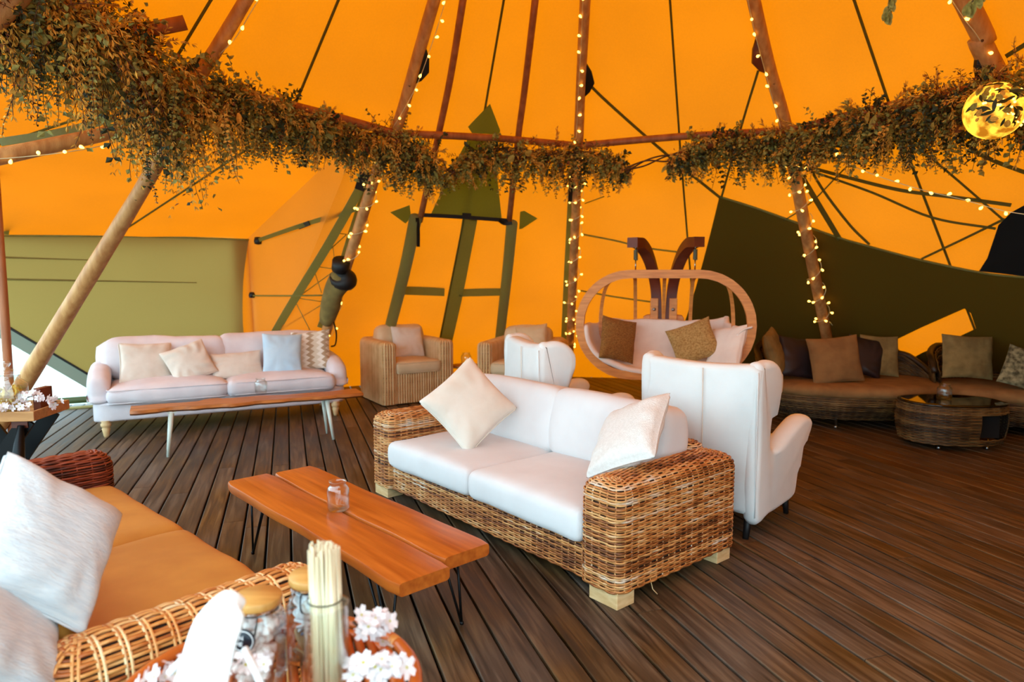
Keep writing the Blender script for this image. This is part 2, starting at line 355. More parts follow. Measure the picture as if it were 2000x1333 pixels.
# ---- woven surfaces
def weave(name, GR, mat, parent, closed, step=4, amp=.004, hv=.0036, hn=.0028, stake=.003, seed=0, mask=None, stake_amp=0., pair=False, under=M_UNDER, uoff=.006, tube_k=4):
    """GR (rows, cols, 3) grid of points: rows become strands that pass over and under the stakes"""
    GR = np.asarray(GR, dtype=np.float64); nv, nu = GR.shape[:2]
    du = (np.roll(GR, -1, 1) - np.roll(GR, 1, 1)) if closed else np.gradient(GR, axis=1)
    dv = np.gradient(GR, axis=0)
    du /= np.linalg.norm(du, axis=2, keepdims=True) + 1e-9; dv /= np.linalg.norm(dv, axis=2, keepdims=True) + 1e-9
    nn = np.cross(du, dv); nn /= np.linalg.norm(nn, axis=2, keepdims=True) + 1e-9
    r = np.random.default_rng(seed)
    i = np.arange(nu)[None, :]; j = np.arange(nv)[:, None]
    off = amp * np.cos(np.pi * (i / step) + np.pi * j)
    jit = (r.normal(size=(nv, 1)) * .0012 + np.sin(i * .11 + r.uniform(0, 6.3, (nv, 1))) * .0012)
    cen = GR + nn * (off + .001)[:, :, None] + dv * jit[:, :, None]
    ang = [2 * np.pi * k / tube_k + (np.pi / 4 if tube_k == 4 else 0) for k in range(tube_k)]
    V = np.stack([cen + dv * (math.cos(a) * hv * 1.25) + nn * (math.sin(a) * hn * 1.25) for a in ang], 2)  # nv,nu,k,3
    tone = np.clip(r.normal(.5, .22, (nv, 1)) + .16 * np.sin(i * .07 + r.uniform(0, 6.3, (nv, 1))) + .2 * np.sin(i * .021 + j * .13), 0, 1)
    T = np.repeat(tone[:, :, None], tube_k, 2)
    k = tube_k; base = (np.arange(nv)[:, None] * nu + np.arange(nu)[None, :]) * k
    ii = np.arange(nu if closed else nu - 1); nx = (ii + 1) % nu; F = []
    ok = np.ones((nv, len(ii)), bool) if mask is None else mask[:, ii] & mask[:, nx]
    for q in range(k):
        a = base[:, ii] + q; b = base[:, nx] + q; c = base[:, nx] + (q + 1) % k; d = base[:, ii] + (q + 1) % k
        F.append(np.stack([a, b, c, d], -1)[ok])
    VV = [V.reshape(-1, 3)]; TT = [T.ravel()]; nb = nv * nu * k
    # stakes
    cols = np.arange(step // 2, nu, step)
    if pair: cols = np.repeat(cols, 2)
    st = GR[:, cols] + nn[:, cols] * stake_amp
    if pair: st = st + du[:, cols] * (np.where(np.arange(len(cols)) % 2, 1, -1) * stake * 1.6)[None, :, None]
    SV = np.stack([st + du[:, cols] * (math.cos(a) * stake * 1.3) + nn[:, cols] * (math.sin(a) * stake) for a in ang], 2)
    VV.append(SV.reshape(-1, 3)); TT.append(np.repeat(np.clip(r.normal(.78, .15, (1, len(cols))), 0, 1), nv, 0)[:, :, None].repeat(k, 2).ravel())
    sb = nb + (np.arange(nv)[:, None] * len(cols) + np.arange(len(cols))[None, :]) * k
    okc = np.ones((nv - 1, len(cols)), bool) if mask is None else mask[:-1][:, cols] & mask[1:][:, cols]
    for q in range(k):
        F.append(np.stack([sb[:-1] + q, sb[:-1] + (q + 1) % k, sb[1:] + (q + 1) % k, sb[1:] + q], -1)[okc])
    me = rawmesh(name, np.vstack(VV), np.vstack([f.reshape(-1, 4) for f in F]))
    at = me.attributes.new('tone', 'FLOAT', 'POINT'); at.data.foreach_set('value', np.concatenate(TT).astype(np.float32))
    o = link(name, me, mat, parent); o['kind'] = 'stuff'
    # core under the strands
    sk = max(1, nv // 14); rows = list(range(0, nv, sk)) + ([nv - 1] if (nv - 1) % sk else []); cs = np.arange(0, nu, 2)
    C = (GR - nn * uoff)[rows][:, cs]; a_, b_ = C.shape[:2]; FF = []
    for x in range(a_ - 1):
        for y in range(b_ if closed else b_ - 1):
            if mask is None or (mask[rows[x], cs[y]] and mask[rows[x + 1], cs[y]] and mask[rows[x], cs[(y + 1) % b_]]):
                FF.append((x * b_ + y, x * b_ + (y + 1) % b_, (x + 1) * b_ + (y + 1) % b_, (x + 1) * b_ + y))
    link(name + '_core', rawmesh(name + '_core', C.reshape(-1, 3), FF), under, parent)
    return o
def rrect(a, b, r, n):
    """n points evenly along a rounded rectangle of half sizes a,b (counter-clockwise)"""
    r = min(r, a * .999, b * .999); r = max(r, 1e-4)
    P = []
    for cx, cy_, a0 in ((a - r, b - r, 0), (-a + r, b - r, 90), (-a + r, -b + r, 180), (a - r, -b + r, 270)):
        for k in range(9): t = R(a0 + 90 * k / 8); P.append((cx + r * math.cos(t), cy_ + r * math.sin(t)))
    P = np.array(P); Q = np.vstack([P, P[:1]]); s_ = np.concatenate([[0], np.cumsum(np.linalg.norm(np.diff(Q, axis=0), axis=1))])
    t = np.linspace(0, s_[-1], n, endpoint=False)
    return np.stack([np.interp(t, s_, Q[:, 0]), np.interp(t, s_, Q[:, 1])], -1)
def loop_grid(cx, cy_, a, b, rc, z0, z1, rtop, nu, rows, toprows, bulge=0.):
    """box with rounded plan and domed top, as a grid of closed loops; strands run level around it and lengthwise over the top"""
    out = []
    for k in range(rows):
        t = k / rows; z = lerp(z0, z1 - rtop, t); ins = -bulge * math.sin(math.pi * min(1, t * 1.0)); out.append((ins, z))
    m = min(a, b) - .004
    q = np.linspace(0, 1, toprows)
    for t in q:
        s_ = t * (rtop * math.pi / 2 + (m - rtop))
        if s_ < rtop * math.pi / 2: th = s_ / rtop; out.append((rtop * (1 - math.cos(th)), z1 - rtop + rtop * math.sin(th)))
        else: out.append((rtop + s_ - rtop * math.pi / 2, z1))
    p = rrect(a, b, rc, nu); gr = []
    for ins, z in out:                                               # straight-skeleton inset keeps every stake square to the edge
        x, y = p[:, 0].copy(), p[:, 1].copy(); lo = min(a, b); f = (lo - ins) / lo
        def sk(v, full):
            flat = full - lo; av = np.abs(v); return np.sign(v) * np.where(av <= flat, av, flat + (av - flat) * f)
        gr.append(np.column_stack([sk(x, a) + cx, sk(y, b) + cy_, np.full(nu, z)]))
    return np.array(gr)
def flat_grid(p0, p1, z0, z1, nu, rows, lean=0):
    p0, p1 = np.array(p0, float), np.array(p1, float)
    u = np.linspace(0, 1, nu)[None, :, None]; v = np.linspace(0, 1, rows)[:, None, None]
    xy = p0 + (p1 - p0) * u; z = z0 + (z1 - z0) * v
    return np.concatenate([np.broadcast_to(xy, (rows, nu, 2)), np.broadcast_to(z, (rows, nu, 1))], -1)
# ---- slab from outline with rounded edges
def slab(mb, outline, thick, r, M=None, steps=3):
    """outline: list of (a,b) 2D counter-clockwise; extruded along c from -thick/2..thick/2 with rounded rims; M maps (a,b,c)->3D"""
    P = np.array(outline, float); k = len(P)
    t = np.roll(P, -1, 0) - np.roll(P, 1, 0); t /= np.linalg.norm(t, axis=1, keepdims=True) + 1e-9; nrm = np.stack([t[:, 1], -t[:, 0]], -1)
    rings = []; h = thick / 2
    for q in range(steps + 1): th = math.pi / 2 * q / steps; rings.append((r * (1 - math.sin(th)), -h + r * (1 - math.cos(th))))
    for q in range(steps + 1): th = math.pi / 2 * q / steps; rings.append((r * (1 - math.cos(th)), h - r + r * math.sin(th)))
    f = M or (lambda a, b, c: Vector((a, b, c)))
    mb.loft([[f(*(P[i] - nrm[i] * ins), c) for i in range(k)] for ins, c in rings], True, True)
    return mb
def copy_tree(o, loc=None, yaw=None, label=None):
    def rec(x, par):
        c = x.copy(); COL.objects.link(c)
        if par: c.parent = par
        for ch in list(x.children): rec(ch, c)
        return c
    c = rec(o, None)
    if loc is not None: c.location = loc
    if yaw is not None: c.rotation_euler = (0, 0, yaw)
    if label: c['label'] = label
    return c

# ================================================================== SETTING
AX = Vector((.63, 4.46, 6.89))                                     # where the poles cross
FEET = [(-5.4, 3.3), (-5.12, 6.6), (-2.74, 9.16), (.85, 10.66), (4.42, 9.12), (6.63, 6.51), (5.6, 1.6)]
POLEPHI = [195, 159.6, 125.7, 88.0, 50.9, 18.8, -30]
RINGR = [3.45, 3.41, 3.22, 3.46, 3.35, 3.53, 3.5, 3.5, 3.5, 3.45]
RPH = [195, 159.6, 125.7, 88.0, 50.9, 18.8, -15, -60, -110, -165]
def ring_r(phi):
    ph = [p % 360 for p in RPH]; order = sorted(range(len(ph)), key=lambda i: ph[i]); a = [ph[i] for i in order]; r = [RINGR[i] for i in order]
    a = [a[-1] - 360] + a + [a[0] + 360]; r = [r[-1]] + r + [r[0]]
    p = phi % 360
    for i in range(len(a) - 1):
        if a[i] <= p <= a[i + 1]:
            A0 = Vector((r[i] * math.cos(R(a[i])), r[i] * math.sin(R(a[i])))); B0 = Vector((r[i + 1] * math.cos(R(a[i + 1])), r[i + 1] * math.sin(R(a[i + 1]))))
            d = Vector((math.cos(R(p)), math.sin(R(p)))); e = B0 - A0; den = d.x * e.y - d.y * e.x
            s_ = (A0.x * e.y - A0.y * e.x) / den                        # chord between neighbouring poles
            return .6 * s_ + .4 * np.interp(p, a, r)
WL0, WLD = Vector((-5.56, 8.54)), Vector((.883, .47))
def WL(s_, z): p = WL0 + WLD * s_; return Vector((p.x, p.y, z))
BASE = [(-68, 6.3, 0), (-30, 6.5, 0), (0, 6.6, 0), (19, 6.75, 0), (51, 6.4, 0), (88, 6.6, 0), (126, 6.35, 0), (129.4, 6.74, 0), (129.9, 6.74, 2.14),
        (140, 7.15, 2.10), (150.9, 7.84, 2.10), (156, 8.1, 2.12), (160, 7.6, 2.3), (166, 6.4, 2.6), (172, 5.4, 2.8), (177, 4.4, 3.0), (205, 4.2, 3.04), (235, 4.2, 3.04), (262, 4.4, 3.02), (285, 4.7, 3.0), (291.9, 5.2, 2.9), (292, 6.3, 0)]  # out-of-view eaves raised and pulled in to let more sky light through
def base_pt(phi):
    p = phi if phi >= -68 else phi + 360
    a = [b[0] for b in BASE]
    r, z = float(np.interp(p, a, [b[1] for b in BASE])), float(np.interp(p, a, [b[2] for b in BASE]))
    return Vector((AX.x + r * math.cos(R(phi)), AX.y + r * math.sin(R(phi)), z))
def canvas_pt(phi, t):
    rr = ring_r(phi) + .2; rp = Vector((AX.x + rr * math.cos(R(phi)), AX.y + rr * math.sin(R(phi)), 3.06)); top = AX + Vector((0, 0, .25))
    if t <= .5: return top.lerp(rp, t * 2)
    q = t * 2 - 1; p = rp.lerp(base_pt(phi), q); return p
seams = [-68, -30, 0, 35, 69.5, 107, 129.4, 129.9, 142.6, 163, 195, 230, 262, 291.9]
root = tag(link('ceiling', None), 'tall cone of translucent orange tent canvas over the deck', None, None, 'structure')
BV, BF = [], []
for i in range(len(seams) - 1):
    p0, p1 = seams[i], seams[i + 1]; n = max(3, int((p1 - p0) / 2.5)); K = 24; V = []; F = []
    for a in range(n + 1):
        for k in range(K + 1): V.append(canvas_pt(lerp(p0, p1, a / n), k / K))
    for a in range(n):
        for k in range(K): F.append((a * (K + 1) + k, (a + 1) * (K + 1) + k, (a + 1) * (K + 1) + k + 1, a * (K + 1) + k + 1))
    if p0 == 107:  # the vertical edge beside the side wall
        pass
    link('canvas_panel', rawmesh('canvas_panel', V, F), M_CANVAS, root)
    BF += [tuple(x + len(BV) for x in f) for f in F]; BV += V
V = []; F = []
for k in range(9):
    for q in range(9): V.append(WL(lerp(2.32, 1.98, k / 8), 2.15 * q / 8) + Vector((-.47, .883, 0)) * (.03 + .05 * k / 8))
for k in range(8):
    for q in range(8): F.append((k * 9 + q, (k + 1) * 9 + q, (k + 1) * 9 + q + 1, k * 9 + q + 1))
link('canvas_panel', rawmesh('canvas_panel', V, F), M_CANVAS, root); BF += [tuple(x + len(BV) for x in f) for f in F]; BV += V
BVH = BVHTree.FromPolygons(BV, BF)
def CV(px, py, off=.05):
    d = ray(px, py).normalized(); h = BVH.ray_cast(EYE, d)
    if h[0] is None: return D(px, py, 8)
    return h[0] - d * off
for phi in (35, 69.5, 107, 142.6, 0, 163):
    m = MB(); m.tube([canvas_pt(phi, t / 30) + (Vector((AX.x, AX.y, 2.5)) - canvas_pt(phi, t / 30)).normalized() * .012 for t in range(2, 31)], .012, 6)
    m.build('seam_cord', M_STRAP, root)

# deck floor: every board is a plank
DECK_YAW = math.atan2(.328, 1)
DV, DC = Vector((-math.sin(DECK_YAW), math.cos(DECK_YAW))), Vector((math.cos(DECK_YAW), math.sin(DECK_YAW)))
M_PLANK = plank_mat()
W0, WN = Vector((-5.56, 8.54)) + Vector((-.47, .883)) * .16, Vector((.47, -.883))
def deck_end(cc):                                                   # where a board meets the line of the left side wall
    k = DV.dot(WN); return (W0.dot(WN) - cc * DC.dot(WN)) / k if abs(k) > 1e-6 else 99
flo = MB(); fp = [(-8.7, 6.7), (-8.7, -4), (9.3, -4), (9.3, 13), (2.6, 13)]
flo.add([(x, y, -.08) for x, y in fp] + [(x, y, -.10) for x, y in fp], [(0, 1, 2, 3, 4), (9, 8, 7, 6, 5)] + [(i, i + 5, (i + 1) % 5 + 5, (i + 1) % 5) for i in range(5)]); floor = flo.build('floor', M_SUB); tag(floor, 'weathered brown timber deck laid in long boards', None, None, 'structure')
ub = MB(); wdt, thk = .1325, .03
cs = [(-1, 0), (-.96, .0)]
ring2 = lambda y: [(-.5, y, -1), (-.5, y, -.12), (-.47, y, 0), (.47, y, 0), (.5, y, -.12), (.5, y, -1)]
ub.loft([ring2(-.5), ring2(.5)], True, True); pm = rawmesh('plank', ub.V, ub.F, False); pm.materials.append(M_PLANK)
g0 = G(501.7, 880); c0 = g0.x * DC.x + g0.y * DC.y; PITCHW = .1458
cand = []
for k in range(-52, 62):
    cc = c0 + (k + .5) * PITCHW; rs = random.Random(k * 13 + 5)
    s_ = -2.2 - rs.uniform(0, 3.4)
    while s_ < 12.8:
        L_ = rs.choice((3.6, 4.2, 4.8)); e = min(s_ + L_, 12.8, deck_end(cc)); a = max(s_, -2.2)
        if e - a > .3: cand.append((cc, a + .002, e - .002))
        s_ += L_
def vis(c):
    n = 0; tot = 0
    for t in np.linspace(.02, .98, 9):
        p = DC * c[0] + DV * lerp(c[1], c[2], t)
        if p.y < .8: continue
        x = 1000 + FPX * p.x / (p.y * math.cos(PITCH) + CAMH * math.sin(PITCH)); rr = math.hypot(p.x - AX.x, p.y - AX.y)
        if -30 < x < 2030 and rr < 7.6: n += 1; tot += 1 / p.y ** 1.5
    return tot
cand.sort(key=lambda c: -vis(c)); rest = MB()
for i, c in enumerate(cand):
    mid = DC * c[0] + DV * ((c[1] + c[2]) / 2); rr = math.hypot(mid.x - AX.x, mid.y - AX.y)
    if i < 285 and vis(c) > 0:
        o = link('plank', pm, None, floor, (mid.x, mid.y, 0)); o.scale = (wdt, c[2] - c[1], thk); o.rotation_euler = (0, 0, DECK_YAW)
    elif rr < 9.5:
        rest.box((mid.x, mid.y, -thk / 2), (wdt, c[2] - c[1], thk), DECK_YAW)
o = rest.build('outer_boards', M_PLANK, floor, False); o['kind'] = 'stuff'
gm = MB(); gm.box((0, 5, -.22), (120, 120, .1)); tag(gm.build('ground', M_GROUND), 'pale grass outside the tent', None, None, 'structure')

# left side wall: olive cloth above, clear film below its slanting hem
wall = tag(link('wall_left', None), 'translucent khaki cloth side wall hung from a taut top edge', None, None, 'structure')
def wl_low(s_): return max(.10, float(np.interp(s_, [-3, -.657, .285, .62], [2.05, 1.08, .33, .08])))
V, F = [], []; ns, nz = 60, 14; sv = np.linspace(-1.25, 2.18, ns)
for s_ in sv:
    zt = 2.13 + .015 * math.sin(s_ * 1.3); zb = wl_low(s_)
    for k in range(nz + 1):
        z = lerp(zt, zb, k / nz); p = WL(s_, z)
        q = (2.18 - s_); inw = -.10 * math.sin(math.pi * (z / 2.13)) * math.exp(-q * 2.0) * 1.2      # right edge hollowed between its toggles
        p = p + Vector((WLD.x, WLD.y, 0)) * inw
        p += Vector((.47, -.883, 0)) * (.03 * math.sin(z * 5.2 + s_ * .9) * math.exp(-((z - 1.55 + .05 * s_) ** 2) * 6) + .02 * math.sin(s_ * 2.1 + z * 3))
        V.append(p)
for a in range(ns - 1):
    for k in range(nz): F.append((a * (nz + 1) + k, a * (nz + 1) + k + 1, (a + 1) * (nz + 1) + k + 1, (a + 1) * (nz + 1) + k))
link('wall_cloth', rawmesh('wall_cloth', V, F), M_OLIVE, wall)
for zz in (1.60, 1.86):
    m = MB(); m.tube([WL(s_, zz - .025 * (s_ + .6) + .0) + Vector((.47, -.883, 0)) * .03 for s_ in np.linspace(-1.2, 1.5 if zz < 1.7 else .3, 30)], [.014 - .0003 * k for k in range(30)], 6, flat=(1, .5)); m.build('fold', M_OLIVE, wall)
m = MB(); m.tube([WL(s_, 2.13 + .015 * math.sin(s_ * 1.3)) + Vector((.47, -.883, 0)) * .012 for s_ in np.linspace(-1.25, 2.18, 40)], .012, 6); m.build('top_hem', M_STRIP, wall)
m = MB(); m.tube([WL(s_, wl_low(s_)) + Vector((.47, -.883, 0)) * .012 for s_ in np.linspace(-1.25, .62, 40)], .016, 6); m.build('slanting_hem', M_BLACK, wall)
win = tag(link('window_1', None), 'clear film window under the slanting edge of the khaki wall', None, None, 'structure')
V = []; F = []
for s_ in np.linspace(-1.25, .6, 20): V += [WL(s_, max(.12, wl_low(s_) + .01)) + Vector((-.47, .883, 0)) * .02, WL(s_, .1) + Vector((-.47, .883, 0)) * .02]
for a in range(19): F.append((2 * a, 2 * a + 1, 2 * a + 3, 2 * a + 2))
link('pane', rawmesh('pane', V, F, False), M_PVC, win)
V = []; F = []
for s_ in np.linspace(-1.25, .55, 20): V += [WL(s_, wl_low(s_) - .01) + Vector((.47, -.883, 0)) * .006, WL(s_, max(.11, wl_low(s_) - .20)) + Vector((.47, -.883, 0)) * .006]
for a in range(19): F.append((2 * a, 2 * a + 1, 2 * a + 3, 2 * a + 2))
M_HEM = canvas_mat('grey_green_hem', (.14, .16, .13), (.05, .045, .032), .03)
link('hem_band', rawmesh('hem_band', V, F, False), M_HEM, win)
m = MB(); m.box(WL(.4, .075), (3.4, .05, .08), math.atan2(.47, .883)); m.build('base_rail', mk('green_rail', (74, 86, 46), None, rough=.6), win)
m = MB(); m.box(WL(.4, -.0) + Vector((.1, -.19, .012)), (3.4, .05, .03), math.atan2(.47, .883)); m.build('deck_edge_strip', mk('olive_edge', (150, 140, 84), None, rough=.6), win)
m = MB(); m.tube([WL(-.2, .9) + Vector((.47, -.883, 0)) * .03, WL(-.25, .55) + Vector((.47, -.883, 0)) * .03, WL(-.5, .2) + Vector((.47, -.883, 0)) * .02], .006, 5); m.build('toggle_cord', M_SOCKET, win)

# right side wall: dark olive lining hung inside the canvas, with a gap where sunlit canvas shows
wr = tag(link('wall_right', None), 'dark olive cloth lining stretched across the right side', None, None, 'structure')
TOPX = [(1408, 386), (1480, 408), (1560, 436), (1640, 464), (1700, 481), (1800, 507), (1915, 531), (2000, 541), (2200, 552), (2500, 560), (2900, 570)]
tops = []
for px, py in TOPX:
    d = ray(px, py).normalized(); h = BVH.ray_cast(EYE, d); tops.append(h[0] - Vector((h[0].x - AX.x, h[0].y - AX.y, 0)).normalized() * .10)
tops += [Vector((6.2, .6, 2.0)), Vector((4.6, -1.6, 2.4)), Vector((2.7, -2.5, 2.5))]  # unseen run of wall, added to block sky light from the right
def phi_of(p): return math.degrees(math.atan2(p.y - AX.y, p.x - AX.x))
def base_in(phi, off=.12):
    b = base_pt(phi); r = Vector((b.x - AX.x, b.y - AX.y, 0)); r.normalize(); return Vector((b.x, b.y, 0)) - r * off
TT = spline(tops, 6); bots = [base_in(phi_of(p)) for p in tops]; bots[0] = base_in(phi_of(D(1288, 700, 9.8))); bots[1] = base_in(phi_of(D(1450, 700, 9.6)))
BB = spline(bots, 6); NS = len(TT)
def WR(s_, t):                                                     # s 0..1 along, t 0 top .. 1 floor
    x = s_ * (NS - 1); i = min(int(x), NS - 2); f = x - i; a = TT[i].lerp(TT[i + 1], f); b = BB[i].lerp(BB[i + 1], f)
    p = a.lerp(b, t); hollow = .06 * math.sin(math.pi * t) * math.exp(-s_ * 22)   # hollow left edge
    c = WRC(s_) if hollow > .001 else None
    if c is not None: p = p + c * hollow
    return p + Vector((0, 0, .0)) + (Vector((AX.x, AX.y, p.z)) - p).normalized() * (.02 * math.sin(s_ * 60 + t * 5) * t * (1 - t))
def WRC(s_):
    a = TT[0]; b = TT[6]; d = b - a; d.z = 0; return d.normalized()
def proj(p):
    q = p - EYE; c, s_ = math.cos(PITCH), math.sin(PITCH); f = q.y * c - q.z * s_; u = q.y * s_ + q.z * c; return Vector((1000 + FPX * q.x / f, 666.5 - FPX * u / f))
def inv(px, py):
    best = (1e9, 0, 0)
    for a in range(0, 61):
        for b in range(0, 41):
            q = proj(WR(a / 60 * .75, b / 40)); e = (q - Vector((px, py))).length
            if e < best[0]: best = (e, a / 60 * .75, b / 40)
    for it in range(5):
        st = .012 / (2 ** it); e0, s0, t0 = best
        for ds in (-2, -1, 0, 1, 2):
            for dt in (-2, -1, 0, 1, 2):
                s1, t1 = max(0, s0 + ds * st / 2), min(1, max(0, t0 + dt * st)); e = (proj(WR(s1, t1)) - Vector((px, py))).length
                if e < best[0]: best = (e, s1, t1)
    return Vector((best[1], best[2]))
HOLE = [inv(*q) for q in ((1742, 668), (1800, 640), (1884, 603), (1896, 612), (1906, 642), (1860, 664), (1800, 690), (1775, 704))]
vs2 = []; ed = []; gs, gt = 56, 14
def inside(p, poly):
    c = False; n = len(poly)
    for i in range(n):
        a, b = poly[i], poly[i - 1]
        if (a.y > p.y) != (b.y > p.y) and p.x < (b.x - a.x) * (p.y - a.y) / (b.y - a.y) + a.x: c = not c
    return c
vs2 += HOLE; ed += [(i, (i + 1) % len(HOLE)) for i in range(len(HOLE))]
for i in range(gs + 1):
    for j in range(gt + 1):
        p = Vector((i / gs, j / gt))
        if not inside(p, HOLE): vs2.append(p)
r_ = delaunay_2d_cdt(vs2, ed, [], 0, 1e-6); v2, f2 = r_[0], r_[2]
ff = [tuple(f) for f in f2 if not inside(sum((v2[i] for i in f), Vector((0, 0))) / len(f), HOLE)]
link('wall_lining', rawmesh('wall_lining', [WR(p.x, p.y) for p in v2], ff), M_DARKOLIVE, wr)
m = MB(); m.tube([WR(k / 80, 0) for k in range(81)], .012, 6); m.build('top_hem', M_STRIP, wr)
# black sheet whose colour stands in for the dark gap into the unlit next tent
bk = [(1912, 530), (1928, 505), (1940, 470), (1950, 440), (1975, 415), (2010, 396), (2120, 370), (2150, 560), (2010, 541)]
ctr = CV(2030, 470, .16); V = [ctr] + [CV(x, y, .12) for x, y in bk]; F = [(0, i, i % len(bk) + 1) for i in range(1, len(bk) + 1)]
link('dark_gap_sheet', rawmesh('dark_gap_sheet', V, F, False), M_SHADEBLACK, wr)

# ------------------------------------------------------------------ poles
def on_ray_near_line(px, py, a, b):
    d = ray(px, py).normalized(); u = (b - a).normalized(); w0 = EYE - a
    bb = d.dot(u); dd = d.dot(w0); e = u.dot(w0); den = 1 - bb * bb
    s_ = (bb * e - dd) / den; return EYE + d * s_
POBS = {1: [(480, 0), (395, 140), (300, 330), (180, 530), (65, 720)], 2: [(848, 0), (778, 240), (738, 330), (690, 480), (640, 640)],
        3: [(1143, 0), (1131, 250), (1125, 400), (1115, 640)], 4: [(1472, 0), (1533, 240), (1562, 390), (1612, 645)], 5: [(1885, 0), (1948, 150)]}
PLAB = ['peeled log pole at the far left corner of the roof', 'pale peeled log pole slanting down behind the flower tray', 'log pole wound with fairy lights and carrying a tied cloth bag',
        'upright log pole wound with fairy lights left of the swing seat', 'log pole wound with fairy lights in front of the dark olive wall', 'thick log pole rising beside the glowing globe', '']
PATHS = {}
POLES = {}
for i in range(6):
    f = Vector((*FEET[i], 0)); pts = [AX + (AX - f).normalized() * .25]
    if i in POBS:
        obs = [on_ray_near_line(px, py, f, AX) for px, py in POBS[i]]; pts += obs
        e = obs[-1] + (obs[-1] - obs[-2]).normalized() * 1.0
        if i == 5: pts.append(f)
        else: k = obs[-1].z / (obs[-1].z - e.z); pts.append(obs[-1].lerp(e, k) if k > 0 else f)
    else: pts.append(f)
    path = spline(pts, 10); PATHS[i] = path
    n = len(path); r0 = {1: .062, 2: .062, 3: .058, 4: .064, 5: .085, 0: .07}[i]
    if i == 1: rad = [.048 + .03 * min(1, max(0, (3.9 - p.z) / 3)) for p in path]
    else: rad = [r0 * (.8 + .2 * min(1, max(0, (6.5 - p.z) / 5))) for p in path]
    rad = [r * (1 + .02 * math.sin(k * .5 + i) + .012 * math.sin(k * 1.3)) for k, r in enumerate(rad)]
    m = MB(); m.tube(path, rad, 14); t = thing('tent_pole', PLAB[i], 'pole', path[-1], 0); POLES[i] = t
    o = m.build('shaft', M_POLE if i in (0, 1, 2) else M_POLE, t); o.location = -path[-1]
    if i in (1, 2, 4, 5):   # drying crack and knots
        for k in range(6, n - 6, 9):
            p = path[k]
            if p.z > 4.2: continue
            m = MB(); m.tube([p + (EYE - p).normalized() * (rad[k] * .97), p + (EYE - p).normalized() * (rad[k] * 1.05)], .011, 8); o = m.build('knot', M_TWIG, t); o.location = -path[-1]
m = MB()
pth = [p for p in PATHS[1] if 0.3 < p.z < 3.0]; m.tube([p + ((EYE - p).normalized() + Vector((.35, 0, .2))).normalized() * .072 + Vector((0, 0, .004 * math.sin(k))) for k, p in enumerate(pth)], .0045, 5)
o = m.build('drying_crack', M_TWIG, POLES[1]); o.location = -PATHS[1][-1]
# dark cap straps on the pole joints
for i, (a, b) in {1: ((.0, .0), (0, 0))}.items(): pass
def pole_at_z(i, z):
    P = PATHS[i]
    for k in range(len(P) - 1):
        if (P[k].z - z) * (P[k + 1].z - z) <= 0 and abs(P[k].z - P[k + 1].z) > 1e-6: return P[k].lerp(P[k + 1], (P[k].z - z) / (P[k].z - P[k + 1].z))
    return P[-1]
def pole_at_py(i, py):
    return min(spline(PATHS[i], 4), key=lambda p: abs(proj(p).y - py) if p.y > .5 else 1e9)
for i, py, dx in ((1, 115, -1), (2, 88, 1), (3, 128, 1), (4, 75, -1), (5, 95, -1)):
    p = pole_at_py(i, py); q = pole_at_py(i, py + 34); m = MB(); u = (q - p).normalized(); sd = Vector((dx, 0, 0)); sd = (sd - u * sd.dot(u)).normalized()
    bck = u.cross(sd).normalized()
    slab(m, [(0, 0), (.34, 0), (.30, .05), (.2, .095), (.08, .06)] if dx * 1 > 0 else [(0, 0), (.08, -.06), (.2, -.095), (.30, -.05), (.34, 0)][::-1][::-1], .05, .008,
         lambda a, b, c, p=p, u=u, sd=sd, bck=bck, dx=dx: p + u * a + sd * (abs(b) + .045) + bck * c)
    o = m.build('bracket_cover', M_BLACK if i != 4 else M_DARKBEAM, POLES[i]); o.location = -PATHS[i][-1]
# ring of tie poles
RP = {i: pole_at_py(i, y) for i, y in ((1, 165), (2, 262), (3, 287), (4, 258), (5, 165))}
RP[0] = D(-60, 40, 3.9)
ring_l = {0: 'tie pole hidden in the big garland at upper left', 1: 'reddish tie pole joining the two left poles at ring height', 2: 'reddish tie pole crossing the olive arrow door', 3: 'bare reddish tie pole with a gap in the greenery', 4: 'tie pole buried in the garland by the glowing globe'}
for i in range(5):
    a, b = RP[i], RP[i + 1]; dd = (b - a).normalized(); m = MB(); P = [a - dd * .12 + Vector((0, -.04, 0)), a.lerp(b, .5) + Vector((0, -.04, .02)), b + dd * .12 + Vector((0, -.04, 0))]
    m.tube(spline(P, 8), .038 if i > 1 else .042, 12); o = m.build('tie_pole', M_THINPOLE); tag(o, ring_l[i], 'pole')
m = MB(); m.tube([D(255, 66, 4.9), D(362, 44, 5.0)], .05, 12); tag(m.build('tie_pole', M_THINPOLE), 'stub of reddish pole poking out of the upper left garland', 'pole')
# long pole running out to the left side
m = MB(); P = spline([D(330, 210, 5.75), D(230, 254, 5.5), D(110, 282, 5.2), D(0, 306, 4.95), D(-250, 360, 4.5)], 6); m.tube(P, [.05 + .012 * k / len(P) for k in range(len(P))], 14)
t = thing('tent_pole', 'nearly level log pole reaching off to the left with a string of bulbs below', 'pole', P[0]); o = m.build('shaft', M_POLE, t); o.location = -P[0]
m = MB(); m.tube([D(300, 196, 5.72), D(262, 208, 5.6), D(222, 226, 5.5)], [.075, .07, .02], 8, flat=(.5, 1)); o = m.build('black_sleeve', M_BLACK, t); o.location = -P[0]
m = MB(); P = [D(-8, 400, 6.6), D(0, 490, 6.6), D(14, 690, 6.6)]; P.append(P[2] + (P[2] - P[1]) * (P[2].z / (P[1].z - P[2].z))); P[0] = P[1] + (P[1] - P[2]) * .9
m.tube(spline(P, 6), .04, 12); tag(m.build('tent_pole', M_THINPOLE), 'slim orange-brown pole standing behind the jar of chips', 'pole')

